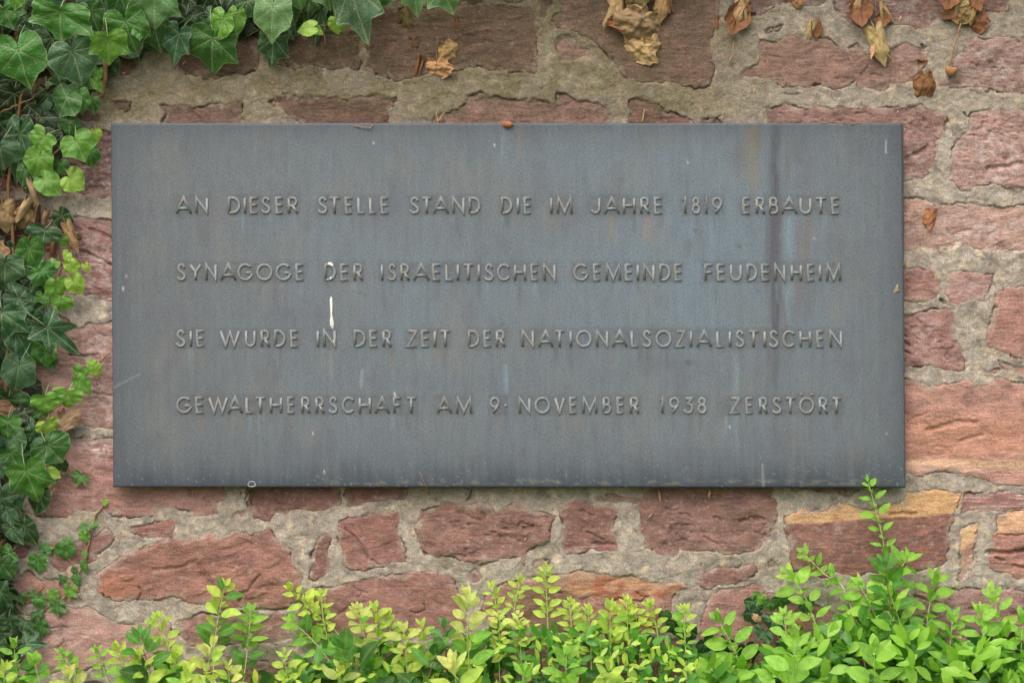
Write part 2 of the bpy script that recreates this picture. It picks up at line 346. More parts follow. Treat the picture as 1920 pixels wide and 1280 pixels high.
# ------------------------------------------------------------------ the wall: traced stones
# (polygon in mm on the wall face, base colour sRGB, proudness mm, roughness, flags)
RED = (146, 98, 88); DRK = (112, 72, 60); PUR = (132, 92, 86); PNK = (172, 124, 110); BRN = (120, 82, 64); SAL = (178, 122, 104)
ST = [
 ([(-45,-45),(90,-45),(180,-45),(186,20),(170,62),(60,70),(-45,66)], DRK, 2, 1, ''),
 ([(-45,84),(60,80),(150,76),(182,84),(184,140),(176,200),(184,228),(90,236),(-45,232)], DRK, 1, 1, ''),
 ([(200,-45),(470,-45),(474,30),(420,46),(300,52),(205,44)], DRK, 3, 1, ''),
 ([(486,-45),(676,-45),(680,34),(560,50),(490,44)], DRK, 2, 1, ''),
 ([(195,60),(265,66),(262,101),(258,125),(242,143),(200,148)], DRK, 1, .8, ''),
 ([(322,64),(324,111),(328,136),(370,148),(400,155),(420,145),(450,140),(480,136),(485,112),(483,60),(400,66)], (92, 60, 50), 4, .8, 'b'),  # dark brown stone, base darkened further for the ivy shade
 ([(500,118),(560,132),(600,128),(672,132),(682,118),(672,94),(676,62),(600,64),(500,62)], (84, 58, 46), 3, .9, 'b'),  # likewise, ivy shade put into the brown base colour
 ([(686,90),(692,128),(706,138),(738,152),(770,148),(800,138),(860,132),(900,128),(960,136),(1000,138),(1008,120),(1011,60),(1005,22),(985,14),(850,12),(700,14)], (106, 76, 60), 6, .9, 'b'),
 ([(850,-45),(916,-45),(918,3),(900,7),(860,8)], DRK, 2, .8, ''),
 ([(935,-45),(1002,-45),(1005,0),(985,5),(940,5)], DRK, 2, .8, ''),
 ([(1011,0),(1014,-30),(1030,-30),(1033,8),(1031,28),(1020,38),(1014,30)], BRN, 0, .6, ''),
 ([(1033,45),(1050,17),(1060,-45),(1390,-45),(1352,-10),(1346,30),(1337,60),(1338,130),(1330,163),(1300,164),(1260,157),(1215,154),(1170,150),(1163,131),(1150,118),(1122,86),(1105,76),(1080,59),(1053,55)], (134,96,82), 7, .8, 'b'),
 ([(1040,70),(1074,66),(1106,92),(1114,114),(1093,118),(1053,118),(1043,100)], PNK, 0, .7, ''),
 ([(220,190),(246,190),(249,206),(234,212),(216,204)], DRK, 3, .7, ''),
 ([(298,200),(335,194),(365,202),(403,197),(456,184),(458,215),(456,250),(310,250),(303,226),(316,212)], PUR, 2, 1, 'b'),
 ([(508,194),(520,180),(560,176),(600,180),(640,186),(680,180),(745,181),(742,200),(728,212),(735,250),(570,250),(560,228),(528,212)], (118,76,68), 2, 1, 'b'),
 ([(800,250),(812,222),(868,200),(880,179),(910,177),(952,183),(985,181),(1038,192),(1045,177),(1064,175),(1078,183),(1110,191),(1143,200),(1150,250)], (150,104,94), 2, 1, 'b'),
 ([(1178,210),(1183,188),(1210,182),(1231,190),(1248,206),(1272,219),(1300,224),(1302,250),(1180,250)], (132,84,74), 1, 1, ''),
 ([(1312,226),(1352,221),(1358,250),(1310,250)], (136,90,78), 1, 1, ''),
 ([(1434,203),(1468,198),(1498,202),(1540,202),(1602,202),(1676,203),(1716,198),(1750,208),(1777,212),(1780,228),(1764,252),(1757,275),(1750,302),(1743,330),(1697,340),(1672,338),(1664,256),(1436,252)], (150,106,96), 5, 1.3, ''),
 ([(1424,77),(1468,74),(1498,67),(1539,67),(1559,77),(1589,96),(1609,87),(1619,101),(1629,101),(1666,87),(1697,82),(1730,91),(1740,101),(1737,121),(1713,151),(1673,165),(1643,171),(1616,168),(1602,155),(1572,169),(1525,161),(1488,165),(1461,159),(1441,151),(1391,148),(1387,141),(1398,128),(1420,118)], (150,108,92), 4, 1, 'b'),
 ([(1560,-45),(1565,10),(1575,30),(1595,46),(1650,52),(1680,50),(1703,44),(1713,57),(1743,57),(1757,44),(1804,37),(1851,27),(1891,20),(1895,-45)], PUR, 5, 1.1, ''),
 ([(1402,-45),(1400,4),(1406,24),(1425,27),(1450,20),(1465,12),(1530,15),(1546,6),(1546,-45)], PUR, 4, 1, ''),
 ([(1434,58),(1450,50),(1466,46),(1458,58),(1442,62)], PNK, 2, .6, ''),
 ([(1804,74),(1831,72),(1851,74),(1885,72),(1965,77),(1965,180),(1885,175),(1851,171),(1831,168),(1804,166),(1757,164),(1759,151),(1784,144),(1790,118),(1807,97)], (156,114,102), 9, 1.5, ''),
 ([(1817,215),(1851,207),(1965,208),(1965,353),(1898,353),(1858,346),(1817,356),(1794,353),(1782,339),(1782,302),(1786,275),(1796,262),(1814,249),(1817,232)], (168,122,108), 8, 1.3, ''),
 ([(1672,374),(1717,370),(1743,380),(1784,386),(1817,380),(1851,386),(1965,388),(1965,474),(1880,470),(1800,462),(1740,470),(1672,474)], (180,134,116), 3, 1.2, ''),
 ([(1672,510),(1719,504),(1749,508),(1760,521),(1762,544),(1758,563),(1730,564),(1672,564)], (164,112,102), 6, 1, ''),
 ([(1775,516),(1797,508),(1824,510),(1863,513),(1859,536),(1848,567),(1809,567),(1794,571),(1777,567),(1773,544)], (170,118,108), 6, .9, ''),
 ([(1672,598),(1726,585),(1775,577),(1784,579),(1787,607),(1796,645),(1803,664),(1809,694),(1771,692),(1737,686),(1711,687),(1672,690)], (158,106,96), 5, 1.3, ''),
 ([(1965,534),(1887,536),(1869,547),(1865,577),(1856,596),(1848,630),(1856,650),(1887,664),(1920,676),(1965,690)], (176,118,104), 8, .8, 'b'),
 ([(1872,676),(1900,684),(1965,708),(1965,716),(1910,704),(1880,690)], (176,120,106), 4, .8, ''),
 ([(1835,690),(1850,687),(1872,691),(1865,699),(1842,698)], (176,120,106), 3, .5, ''),
 ([(1672,709),(1711,711),(1730,724),(1775,718),(1809,712),(1827,726),(1857,716),(1869,709),(1900,716),(1965,726),(1965,909),(1920,909),(1875,910),(1847,900),(1816,890),(1778,883),(1727,890),(1672,884)], (184,126,106), 7, 1.0, 'bO1'),
 ([(1808,924),(1850,926),(1890,923),(1965,925),(1965,953),(1900,957),(1850,957),(1804,958),(1800,944)], (158,100,94), 5, .8, 'bW'),
 ([(1467,967),(1500,959),(1541,955),(1572,943),(1610,952),(1692,941),(1698,919),(1727,921),(1761,916),(1800,922),(1798,940),(1789,964),(1778,991),(1777,1032),(1772,1055),(1737,1066),(1692,1073),(1641,1077),(1582,1080),(1527,1077),(1488,1070),(1480,1058),(1480,1026),(1474,988)], (134,84,74), 7, .6, 'bO2'),
 ([(1802,991),(1830,979),(1835,984),(1827,1026),(1820,1060),(1804,1090),(1792,1089),(1798,1046)], (186,130,104), 4, 1.2, 'O3'),
 ([(1868,964),(1890,958),(1965,958),(1965,1090),(1888,1080),(1859,1066),(1856,1046),(1861,1005)], (178,116,96), 8, 1.2, 'bO4'),
 ([(1713,1103),(1737,1095),(1772,1105),(1843,1103),(1965,1101),(1965,1325),(1715,1325),(1712,1160)], (162,112,104), 5, 1.3, ''),
 ([(1310,1175),(1328,1112),(1376,1098),(1435,1095),(1440,1112),(1486,1115),(1500,1130),(1560,1135),(1580,1200),(1580,1325),(1310,1325)], (162,108,98), 5, .8, 'b'),
 ([(1592,1115),(1640,1095),(1692,1090),(1702,1115),(1704,1160),(1700,1325),(1600,1325)], (156,100,92), 4, .8, 'b'),
 ([(1306,1081),(1338,1067),(1383,1060),(1416,1060),(1420,1074),(1411,1083),(1373,1092),(1332,1102),(1314,1100)], (140,92,82), 8, .9, ''),
 ([(1438,1050),(1453,1047),(1456,1056),(1441,1060)], RED, 2, .5, ''),
 ([(1198,945),(1206,925),(1204,890),(1442,890),(1450,930),(1456,945),(1455,977),(1445,1012),(1431,1022),(1407,1032),(1383,1036),(1349,1036),(1314,1030),(1280,1036),(1262,1046),(1252,1044),(1235,1037),(1204,1022),(1199,984)], (140,98,86), 6, 1.3, 'g'),
 ([(1480,892),(1612,892),(1616,912),(1595,927),(1530,924),(1484,918)], (132,84,76), 0, .8, ''),
 ([(661,967),(709,959),(748,960),(750,977),(745,988),(757,1012),(760,1052),(714,1060),(661,1069),(645,1060),(634,1004),(632,982)], (152,96,84), 6, 1, ''),
 ([(791,957),(833,943),(908,947),(929,957),(949,953),(970,943),(997,957),(1018,960),(1040,967),(1033,984),(1030,1010),(1004,1024),(991,1037),(984,1058),(970,1046),(943,1046),(901,1054),(867,1046),(815,1041),(791,1036),(784,1015),(783,984)], (144,98,84), 9, 1.3, 'g'),
 ([(1046,947),(1087,941),(1114,943),(1138,947),(1161,959),(1152,977),(1148,995),(1159,1019),(1159,1030),(1128,1037),(1101,1031),(1059,1039),(1056,1012),(1056,984),(1050,967)], (140,92,80), 6, 1.1, ''),
 ([(460,890),(630,890),(636,918),(636,948),(610,954),(584,958),(547,960),(509,976),(481,970),(466,956),(461,940),(466,925)], (134,86,76), 4, 1.1, ''),
 ([(648,890),(765,890),(765,919),(758,934),(726,937),(678,946),(650,949),(644,925)], (134,84,74), 3, 1, ''),
 ([(431,960),(447,955),(464,960),(464,971),(450,977),(437,972)], (146,94,82), 3, .6, ''),
 ([(1115,930),(1150,927),(1210,930),(1206,941),(1170,944),(1118,940)], (140,108,88), 3, .6, ''),
 ([(568,1112),(600,1100),(640,1094),(692,1083),(743,1073),(791,1071),(833,1077),(853,1084),(860,1108),(867,1136),(878,1170),(850,1188),(700,1194),(566,1198),(558,1150)], (152,98,86), 7, .9, 'b'),
 ([(877,1074),(894,1070),(905,1081),(903,1088),(886,1091)], (146,88,76), 6, .6, ''),
 ([(1001,1054),(1016,1050),(1028,1051),(1026,1060),(1004,1062)], (158,108,98), 4, .5, ''),
 ([(930,1106),(949,1091),(1011,1077),(1052,1077),(1080,1072),(1121,1074),(1176,1075),(1221,1089),(1275,1096),(1288,1100),(1262,1117),(1260,1150),(1250,1180),(1100,1186),(930,1185),(905,1150),(908,1118)], (162,112,98), 6, 1.2, 'bO5'),
 ([(65,965),(40,900),(50,834),(125,820),(160,818),(224,820),(260,850),(430,880),(429,895),(426,933),(412,946),(404,965),(378,968),(330,954),(296,956),(285,966),(241,970),(195,960),(172,957),(148,959),(138,971)], (168,116,104), 4, .9, 'b'),
 ([(92,1019),(143,1013),(170,1005),(205,992),(218,1010),(178,1048),(166,1057),(148,1057),(131,1072),(116,1074),(96,1058)], (148,98,86), 4, .9, ''),
 ([(-45,1080),(20,1085),(58,1072),(66,1083),(120,1084),(150,1079),(154,1124),(131,1132),(86,1127),(10,1135),(-45,1140)], (168,112,94), 5, .9, 'b'),
 ([(-45,1152),(60,1150),(125,1137),(160,1137),(180,1148),(202,1160),(240,1166),(300,1162),(320,1168),(328,1200),(330,1225),(200,1250),(60,1265),(-45,1270)], (184,132,122), 6, .8, ''),
 ([(182,1077),(203,1060),(241,1039),(275,1022),(320,1012),(356,1014),(366,1006),(412,1004),(443,992),(474,1002),(505,989),(519,1012),(547,1032),(550,1060),(564,1081),(564,1104),(550,1137),(516,1141),(461,1138),(412,1136),(395,1133),(344,1122),(309,1118),(268,1125),(213,1123),(186,1113)], (158,100,82), 9, 1.2, 'O6'),
 ([(244,995),(265,987),(292,976),(330,974),(327,992),(323,1010),(282,1008),(254,1005)], (156,96,84), 6, .6, ''),
 ([(591,1012),(608,998),(620,1012),(621,1053),(610,1081),(591,1089),(579,1086),(585,1053)], (134,84,74), 6, 1, ''),
 ([(-45,1000),(40,1020),(56,1028),(54,1044),(-45,1052)], (146,92,82), 3, .8, ''),
 ([(330,1160),(352,1152),(378,1149),(430,1150),(481,1149),(546,1150),(550,1198),(500,1208),(440,1205),(352,1212),(338,1190)], (158,108,98), 4, 1, 'b'),
 ([(340,1245),(470,1236),(596,1243),(600,1325),(340,1325)], (160,110,98), 4, 1.2, ''),
 ([(614,1214),(700,1212),(840,1206),(868,1216),(868,1325),(614,1325)], (150,100,90), 4, 1.1, ''),
 ([(884,1206),(1000,1202),(1180,1206),(1184,1325),(884,1325)], (156,108,96), 3, 1.1, ''),
 ([(1196,1198),(1290,1195),(1298,1325),(1198,1325)], (150,102,92), 3, 1.1, ''),
 ([(-45,1286),(150,1280),(326,1268),(328,1325),(-45,1325)], (162,112,100), 3, 1, ''),
 ([(60,250),(140,244),(205,244),(236,250),(240,300),(238,366),(190,371),(110,364),(64,358)], (122,82,80), 2, 1.4, ''),
 ([(84,412),(120,405),(170,409),(205,411),(246,415),(246,566),(209,567),(180,556),(150,551),(90,556)], (150,100,94), 5, 1.2, ''),
 ([(60,602),(110,590),(124,596),(140,610),(180,604),(246,594),(246,802),(200,803),(150,796),(122,800),(60,800)], (160,116,104), 3, 1.2, 'b'),
 ([(-45,254),(40,250),(48,300),(46,356),(-45,362)], DRK, 2, 1.2, ''),
 ([(-45,378),(66,376),(72,420),(76,556),(-45,562)], DRK, 2, 1.2, ''),
 ([(-45,580),(46,584),(48,700),(46,790),(-45,794)], DRK, 2, 1.2, ''),
 ([(-45,810),(36,812),(26,900),(50,960),(40,985),(-45,980)], DRK, 2, 1.2, ''),
]
CRACKS = [ # polyline, width mm, depth mm
 ([(648,990),(675,1015),(690,1045),(712,1058)], 4, 4), ([(257,1125),(267,1112),(262,1100)], 3.5, 5),
 ([(449,1125),(470,1100),(488,1076)], 4, 4), ([(368,1048),(395,1085),(410,1102)], 2.5, 2.5),
 ([(290,1068),(340,1062),(368,1050)], 7, 3), ([(400,1110),(440,1118),(470,1104)], 7, 3),
 ([(83,1178),(100,1175),(125,1173)], 3, 4), ([(120,1200),(112,1210),(105,1214)], 3, 2),
 ([(480,1142),(520,1143),(544,1139)], 4, 6), ([(630,1155),(655,1138),(685,1128)], 5, 3),
 ([(770,1146),(785,1147),(798,1143),(796,1132)], 3, 4), ([(662,1100),(680,1110),(672,1120)], 3, 2),
 ([(1133,1132),(1160,1121),(1200,1126),(1215,1118)], 4, 5), ([(1195,1110),(1205,1118)], 3, 4), ([(1032,1112),(1052,1111)], 3.5, 5),
 ([(1670,963),(1690,961),(1718,964)], 6, 6), ([(1850,1034),(1896,1035),(1925,1029)], 8, 9), ([(1866,1045),(1880,1049)], 5, 7),
 ([(1868,1000),(1900,1003),(1940,998)], 4, 5), ([(1900,1060),(1940,1066)], 4, 5),
 ([(1740,806),(1775,797),(1800,789),(1830,792)], 9, 4), ([(1800,826),(1840,815)], 7, 3), ([(1700,790),(1716,782),(1740,772)], 4, 2),
 ([(1320,1005),(1343,1018)], 4, 4), ([(1388,977),(1410,970),(1430,972)], 8, 5), ([(1340,968),(1352,974)], 5, 4),
 ([(1690,640),(1705,646)], 5, 6), ([(1690,655),(1704,662)], 4, 5), ([(1690,626),(1700,632)], 4, 4),
 ([(1614,142),(1620,134),(1627,124)], 3, 3), ([(1634,140),(1652,142)], 3.2, 4), ([(1526,160),(1536,159)], 5, 9),
 ([(1727,86),(1734,89)], 5, 10), ([(1402,26),(1414,28)], 5, 9), ([(1808,213),(1812,219)], 5, 9), ([(1763,562),(1770,569)], 5, 10),
 ([(1470,176),(1498,178)], 3, 3), ([(982,988),(1000,986)], 6, 5), ([(975,978),(990,982)], 5, 4),
 ([(905,960),(912,975)], 6, 3), ([(1850,316),(1890,312),(1915,306)], 8, 5), ([(1697,300),(1725,285),(1740,276)], 9, 5),
 ([(170,430),(195,440),(215,452)], 7, 5), ([(150,470),(190,486),(212,500)], 6, 4), ([(100,450),(140,452)], 6, 4),
 ([(130,665),(160,668),(185,664)], 5, 4), ([(120,740),(170,735),(210,742)], 5, 3),
 ([(1090,958),(1110,966)], 7, 4), ([(1112,1018),(1150,1020)], 6, 4), ([(1100,995),(1130,1012)], 5, 4),
 ([(860,960),(900,975)], 6, 2.5), ([(470,930),(530,945)], 6, 3), ([(1440,104),(1470,110)], 4, 2), ([(1440,238),(1500,232)], 5, 2),
 ([(1715,1118),(1760,1130)], 6, 4), ([(1820,1140),(1850,1146)], 6, 5), ([(1200,8),(1240,10)], 4, 2), ([(1180,20),(1260,22)], 3, 1.5),
]

def sdist(poly, X, Y):
    d = np.full(X.shape, 1e9); ins = np.zeros(X.shape, bool); n = len(poly)
    for i in range(n):
        ax, ay = poly[i]; bx, by = poly[(i + 1) % n]
        ex, ey = bx - ax, by - ay
        t = np.clip(((X - ax) * ex + (Y - ay) * ey) / (ex * ex + ey * ey + 1e-9), 0, 1)
        d = np.minimum(d, (X - ax - t * ex) ** 2 + (Y - ay - t * ey) ** 2)
        c = ((ay > Y) != (by > Y)) & (X < (bx - ax) * (Y - ay) / (by - ay + 1e-12) + ax)
        ins ^= c
    d = np.sqrt(d); return np.where(ins, d, -d)

def ldist(line, X, Y):
    d = np.full(X.shape, 1e9)
    for (ax, ay), (bx, by) in zip(line[:-1], line[1:]):
        ex, ey = bx - ax, by - ay
        t = np.clip(((X - ax) * ex + (Y - ay) * ey) / (ex * ex + ey * ey + 1e-9), 0, 1)
        d = np.minimum(d, (X - ax - t * ex) ** 2 + (Y - ay - t * ey) ** 2)
    return np.sqrt(d)

def warp(X, Y, s=1.0):
    wx = 4.6 * perlin(X / 34, Y / 34, 21) + 2.6 * perlin(X / 12, Y / 12, 22) + 1.3 * perlin(X / 5, Y / 5, 27)
    wy = 4.6 * perlin(X / 34, Y / 34, 23) + 2.6 * perlin(X / 12, Y / 12, 24) + 1.3 * perlin(X / 5, Y / 5, 28)
    return X + wx * s, Y + wy * s

def crack_field(X, Y):
    g = np.zeros(X.shape)
    x0, x1, y0, y1 = X.min(), X.max(), Y.min(), Y.max()
    wx, wy = X + 2.2 * perlin(X / 9, Y / 9, 31), Y + 2.2 * perlin(X / 9, Y / 9, 32)
    for line, w, dep in CRACKS:
        xs = [p[0] for p in line]; ys = [p[1] for p in line]
        if max(xs) < x0 - 12 or min(xs) > x1 + 12 or max(ys) < y0 - 12 or min(ys) > y1 + 12: continue
        sel = (X > min(xs) - 14) & (X < max(xs) + 14) & (Y > min(ys) - 14) & (Y < max(ys) + 14)
        if not sel.any(): continue
        d = ldist(line, wx[sel], wy[sel])
        g[sel] = np.maximum(g[sel], dep * (1 - sstep(0.15 * w, 0.75 * w, d)))
    return g

# ---- what stains the wall (algae, lime bloom, ochre beds), plus ivy shade painted at top left
def stain_shade_masks(X, Y):
    n1 = fbm(X / 70, Y / 55, 41, 4); n2 = fbm(X / 22, Y / 18, 45, 4); n3 = fbm(X / 9, Y / 8, 49, 3)
    alg_shade = sstep(262, 205, Y) * sstep(1540, 1200, X) * 1.0 + 0.30 * sstep(290, 150, Y) * sstep(1150, 1500, X) + .15 * sstep(420, 300, Y) * sstep(240, 200, X)
    alg_shade = alg_shade * (0.45 + 0.55 * sstep(-0.5, 0.3, n1 + 0.5 * n2 + 0.25 * n3))
    for cx, cy, rx, ry, a in ((930, 95, 110, 40, .9), (1250, 190, 120, 26, .5), (1480, 130, 90, 30, .7), (1370, 90, 40, 90, .7),
                              (845, 1062, 22, 14, 1.0), (832, 1048, 16, 10, .9), (985, 985, 16, 8, 1.0), (905, 978, 10, 9, .8),
                              (880, 962, 60, 26, .4), (1390, 975, 40, 14, .6), (1420, 1050, 60, 24, .45), (800, 935, 60, 20, .5),
                              (165, 968, 60, 10, .5), (1410, 975, 20, 10, .8), (1340, 1060, 60, 20, .25), (820, 990, 20, 14, .6)):
        q = np.exp(-(((X - cx) / rx) ** 2 + ((Y - cy) / ry) ** 2)); alg_shade = np.maximum(alg_shade, a * q * sstep(-0.45, 0.3, n2 + 0.4 * n3))
    salt = np.zeros(X.shape)
    for cx, cy, rx, ry, a in ((185, 500, 60, 70, .75), (200, 640, 50, 80, .7), (190, 835, 60, 26, .9), (190, 320, 40, 60, .45), (190, 745, 50, 60, .6),
                              (1860, 130, 90, 60, .6), (1860, 290, 90, 80, .7), (1820, 430, 130, 40, .75), (1850, 480, 110, 16, .6),
                              (1715, 300, 30, 70, .5), (1820, 545, 50, 24, .55), (1730, 630, 60, 50, .35), (1620, 20, 200, 40, .5),
                              (1720, 110, 60, 60, .35), (1640, 60, 120, 30, .3), (110, 1190, 90, 26, .35), (1800, 1130, 120, 30, .35),
                              (1560, 980, 100, 40, .12), (560, 1085, 40, 10, .2), (470, 1190, 100, 40, .25)):
        q = np.exp(-(((X - cx) / rx) ** 2 + ((Y - cy) / ry) ** 2))
        salt = np.maximum(salt, a * q * sstep(-0.3, 0.4, n2 + 0.7 * n3 + 0.35 * perlin(X / 18, Y / 3.5, 55)))
    return np.clip(alg_shade, 0, 1), np.clip(salt, 0, 1), n1, n2, n3

def mixa(c, col, m): return c + (lin(col) - c) * np.clip(m, 0, 1)[..., None]

def paint_stone(X, Y, base, flags, seed, sd=None):
    alg_shade, salt, n1, n2, n3 = stain_shade_masks(X, Y)
    base = np.array(base, float); base = base + (np.array([140, 128, 122.]) * (base.mean() / 128) - base) * 0.24
    c = np.ones(X.shape + (3,)) * lin(base)
    v = fbm(X / 45 + seed, Y / 38, 61 + seed % 5, 4)
    c = c * (1 + 0.34 * v)[..., None]
    c = mixa(c, (168, 120, 98), 0.4 * sstep(0.0, 0.55, fbm(X / 30 + seed * 3, Y / 22, 71, 4)))
    c = mixa(c, (106, 82, 80), 0.5 * sstep(0.0, 0.5, fbm(X / 34 + seed * 5, Y / 20, 75, 4)))
    c = mixa(c, (186, 160, 148), 0.35 * sstep(0.15, 0.6, fbm(X / 14 + seed * 9, Y / 11, 77, 3)))
    if 'b' in flags:
        b = perlin(X / 90 + seed, (Y + 3 * perlin(X / 60, Y / 60, 81)) / 3.4, 82) + 0.6 * perlin(X / 60, Y / 1.9 + seed, 83)
        c = c * (1 + 0.09 * b)[..., None]
    wy = Y + 4 * perlin(X / 40, Y / 40, 85) + 1.5 * perlin(X / 8, Y / 8, 86)
    if 'O2' in flags:
        c = mixa(c, (204, 158, 100), sstep(3, -3, wy - (983 - 0.066 * (X - 1470))) * (0.92 + 0.25 * n2))
        c = mixa(c, (178, 108, 70), 0.5 * sstep(0.25, 0.6, perlin(X / 26, Y / 7, 88)))
    if 'O1' in flags:
        c = mixa(c, (214, 176, 132), 0.85 * np.exp(-((wy - 869) / 6) ** 2)); c = mixa(c, (210, 170, 150), 0.6 * np.exp(-((wy - 882) / 3) ** 2))
        c = mixa(c, (196, 134, 98), 0.5 * sstep(760, 800, Y) * sstep(870, 840, Y))
    if 'O3' in flags: c = mixa(c, (214, 172, 112), sstep(1040, 1000, wy + (X - 1810) * 0.8) * .9)
    if 'O4' in flags:
        c = mixa(c, (212, 164, 120), 0.85 * sstep(1004, 990, wy)); c = c * (1 + 0.2 * perlin(X / 60, Y / 2.2, 89))[..., None]
    if 'O5' in flags:
        c = mixa(c, (176, 128, 84), 0.9 * sstep(1045, 1080, X) * sstep(1130, 1105, wy) * (0.55 + 0.6 * sstep(-.3, .3, n2)))
        c = mixa(c, (150, 84, 52), 0.8 * sstep(1080, 1110, X) * sstep(-.05, .3, perlin(X / 30, Y / 14, 90)))
    if 'O6' in flags: c = mixa(c, (172, 110, 76), 0.6 * sstep(280, 230, X + 20 * n2) * sstep(1060, 1090, Y))
    if 'W' in flags: c = mixa(c, (214, 190, 180), 0.7 * sstep(0.25, 0.5, perlin(X / 70, Y / 2.6, 91)))
    if sd is not None:      # thin film of pointing smeared over the stone edges, and worn patches
        film = sstep(13, 1, sd + 9 * n2 + 5 * n3) * 0.75 * sstep(-0.25, 0.25, perlin(X / 32, Y / 26, 151)) + 0.35 * sstep(0.25, 0.6, n2 + 0.5 * n3 + .3 * n1)
        c = mixa(c, (160, 144, 128), film)
    c = mixa(c, (96, 82, 58), alg_shade * 0.72)
    c = mixa(c, (72, 62, 46), 0.55 * alg_shade * sstep(0.05, 0.5, n3))
    c = mixa(c, (200, 190, 186), salt * 0.68)
    lum = (c @ np.array([.3, .55, .15]))[..., None]; c = lum + (c - lum) * 0.80
    return np.clip(c, 0.01, 0.9)

def paint_mortar(X, Y):
    alg_shade, salt, n1, n2, n3 = stain_shade_masks(X, Y)
    c = np.ones(X.shape + (3,)) * lin((156, 149, 137))
    c = c * (1 + 0.42 * n1 + 0.30 * n2 + 0.22 * n3)[..., None]
    c = mixa(c, (116, 112, 108), 0.75 * sstep(0.05, 0.5, fbm(X / 36, Y / 30, 93, 4)))
    c = mixa(c, (204, 188, 158), 0.6 * sstep(0.1, 0.5, fbm(X / 24, Y / 24, 97, 4)))
    c = mixa(c, (160, 122, 108), 0.6 * sstep(0.2, 0.55, fbm(X / 13, Y / 10, 99, 3)))
    c = mixa(c, (103, 95, 71), alg_shade * 0.90)
    c = mixa(c, (134, 128, 86), 0.5 * alg_shade * sstep(0.0, 0.5, n3))
    c = mixa(c, (216, 208, 196), salt * 0.45)
    return np.clip(c, 0.01, 0.9)

def lip_field(X, Y):
    return -0.9 + 4.0 * perlin(X / 38, Y / 30, 121) + 2.4 * perlin(X / 13, Y / 11, 123) + 1.0 * perlin(X / 5, Y / 4.6, 124)

def gap_field(X, Y, d):
    """open crack where the pointing has shrunk away from the stone, d = distance from that edge"""
    mk = sstep(0.26, 0.42, perlin(X / 46, Y / 30, 141) + 0.35 * perlin(X / 15, Y / 13, 142))
    return 6.0 * mk * np.exp(-(d / 1.15) ** 4)

def stone_height(X, Y, sd, h0, rough, flags, seed):
    """mm out of the wall plane"""
    r = rough
    rm = 0.22 + 0.95 * sstep(-0.25, 0.45, perlin(X / 60 + seed * 3.1, Y / 44, 119) + 0.35 * perlin(X / 20, Y / 16 + seed, 120))
    rm = rm * r * 0.75
    h = h0 * 0.62 + r * (3.4 * perlin(X / 95 + seed * 1.7, Y / 70, 101) + 2.0 * perlin(X / 42, Y / 28 + seed, 103)) \
        + rm * (0.5 * perlin(X / 17 + seed, Y / 13, 105) + 0.55 * perlin(X / 7.5, Y / 6.4 + seed, 107) + 0.7 * perlin(X / 4.4, Y / 4.1, 109))
    # broken faces: terraces
    ca, sa = math.cos(seed * 1.3), math.sin(seed * 1.3) * .6
    t = perlin((X * 1.0 + sa * Y) / 44 + seed * 2.3, (Y + 0.5 * sa * X) / (24 + 9 * ca), 111)
    h += rm * 1.7 * (sstep(-0.05, 0.05, t) - 0.5)
    rid = 1 - np.abs(perlin(X / 30 + seed, Y / 21 + seed, 113)) * 2.6
    h -= rm * 0.6 * np.clip(rid, 0, 1) ** 4
    if 'b' in flags: h += 0.35 * r * perlin(X / 70, (Y + 3 * perlin(X / 60, Y / 60, 81)) / 3.8, 115)
    if rough > 1.2: h -= 2.2 * rm * sstep(0.25, 0.5, perlin(X / 11, Y / 7, 117))
    h -= crack_field(X, Y)
    h -= gap_field(X, Y, sd - np.maximum(lip_field(X, Y), -1.5) - 0.8)
    e = 7.0; tt = np.clip((e - sd) / e, 0, 3)
    h -= 1.2 * np.minimum(tt, 1) ** 2 + 7.0 * np.clip(tt - 1, 0, 3)
    return h

def grid_part(X, Y, H, mask, col, name, mat, parent, close=True):
    """heightfield (mm) -> mesh object, only where mask"""
    a, b = X.shape
    quad = mask[:-1, :-1] & mask[1:, :-1] & mask[1:, 1:] & mask[:-1, 1:]
    used = np.zeros(X.shape, bool)
    used[:-1, :-1] |= quad; used[1:, :-1] |= quad; used[1:, 1:] |= quad; used[:-1, 1:] |= quad
    idx = np.full(X.shape, -1, np.int64); idx[used] = np.arange(used.sum())
    V = np.stack([(X[used] - 960) / 1000, -H[used] / 1000, ZC + (640 - Y[used]) / 1000], -1)
    F = np.stack([idx[:-1, :-1][quad], idx[:-1, 1:][quad], idx[1:, 1:][quad], idx[1:, :-1][quad]], -1)
    if len(F) == 0: return None
    me = np_mesh(name, V, F, True, {'col': col[used]}); me.materials.append(mat)
    return link(bpy.data.objects.new(name, me), parent)

wall = empty('sandstone_wall', (0, 0.15, 0))
tag(wall, 'rough red sandstone rubble wall with grey lime mortar behind the plaque', 'wall')
WINV = Matrix.Translation((0, -0.15, 0))
def to_wall(o):
    if o is not None: o.parent = wall; o.matrix_parent_inverse = WINV
    return o

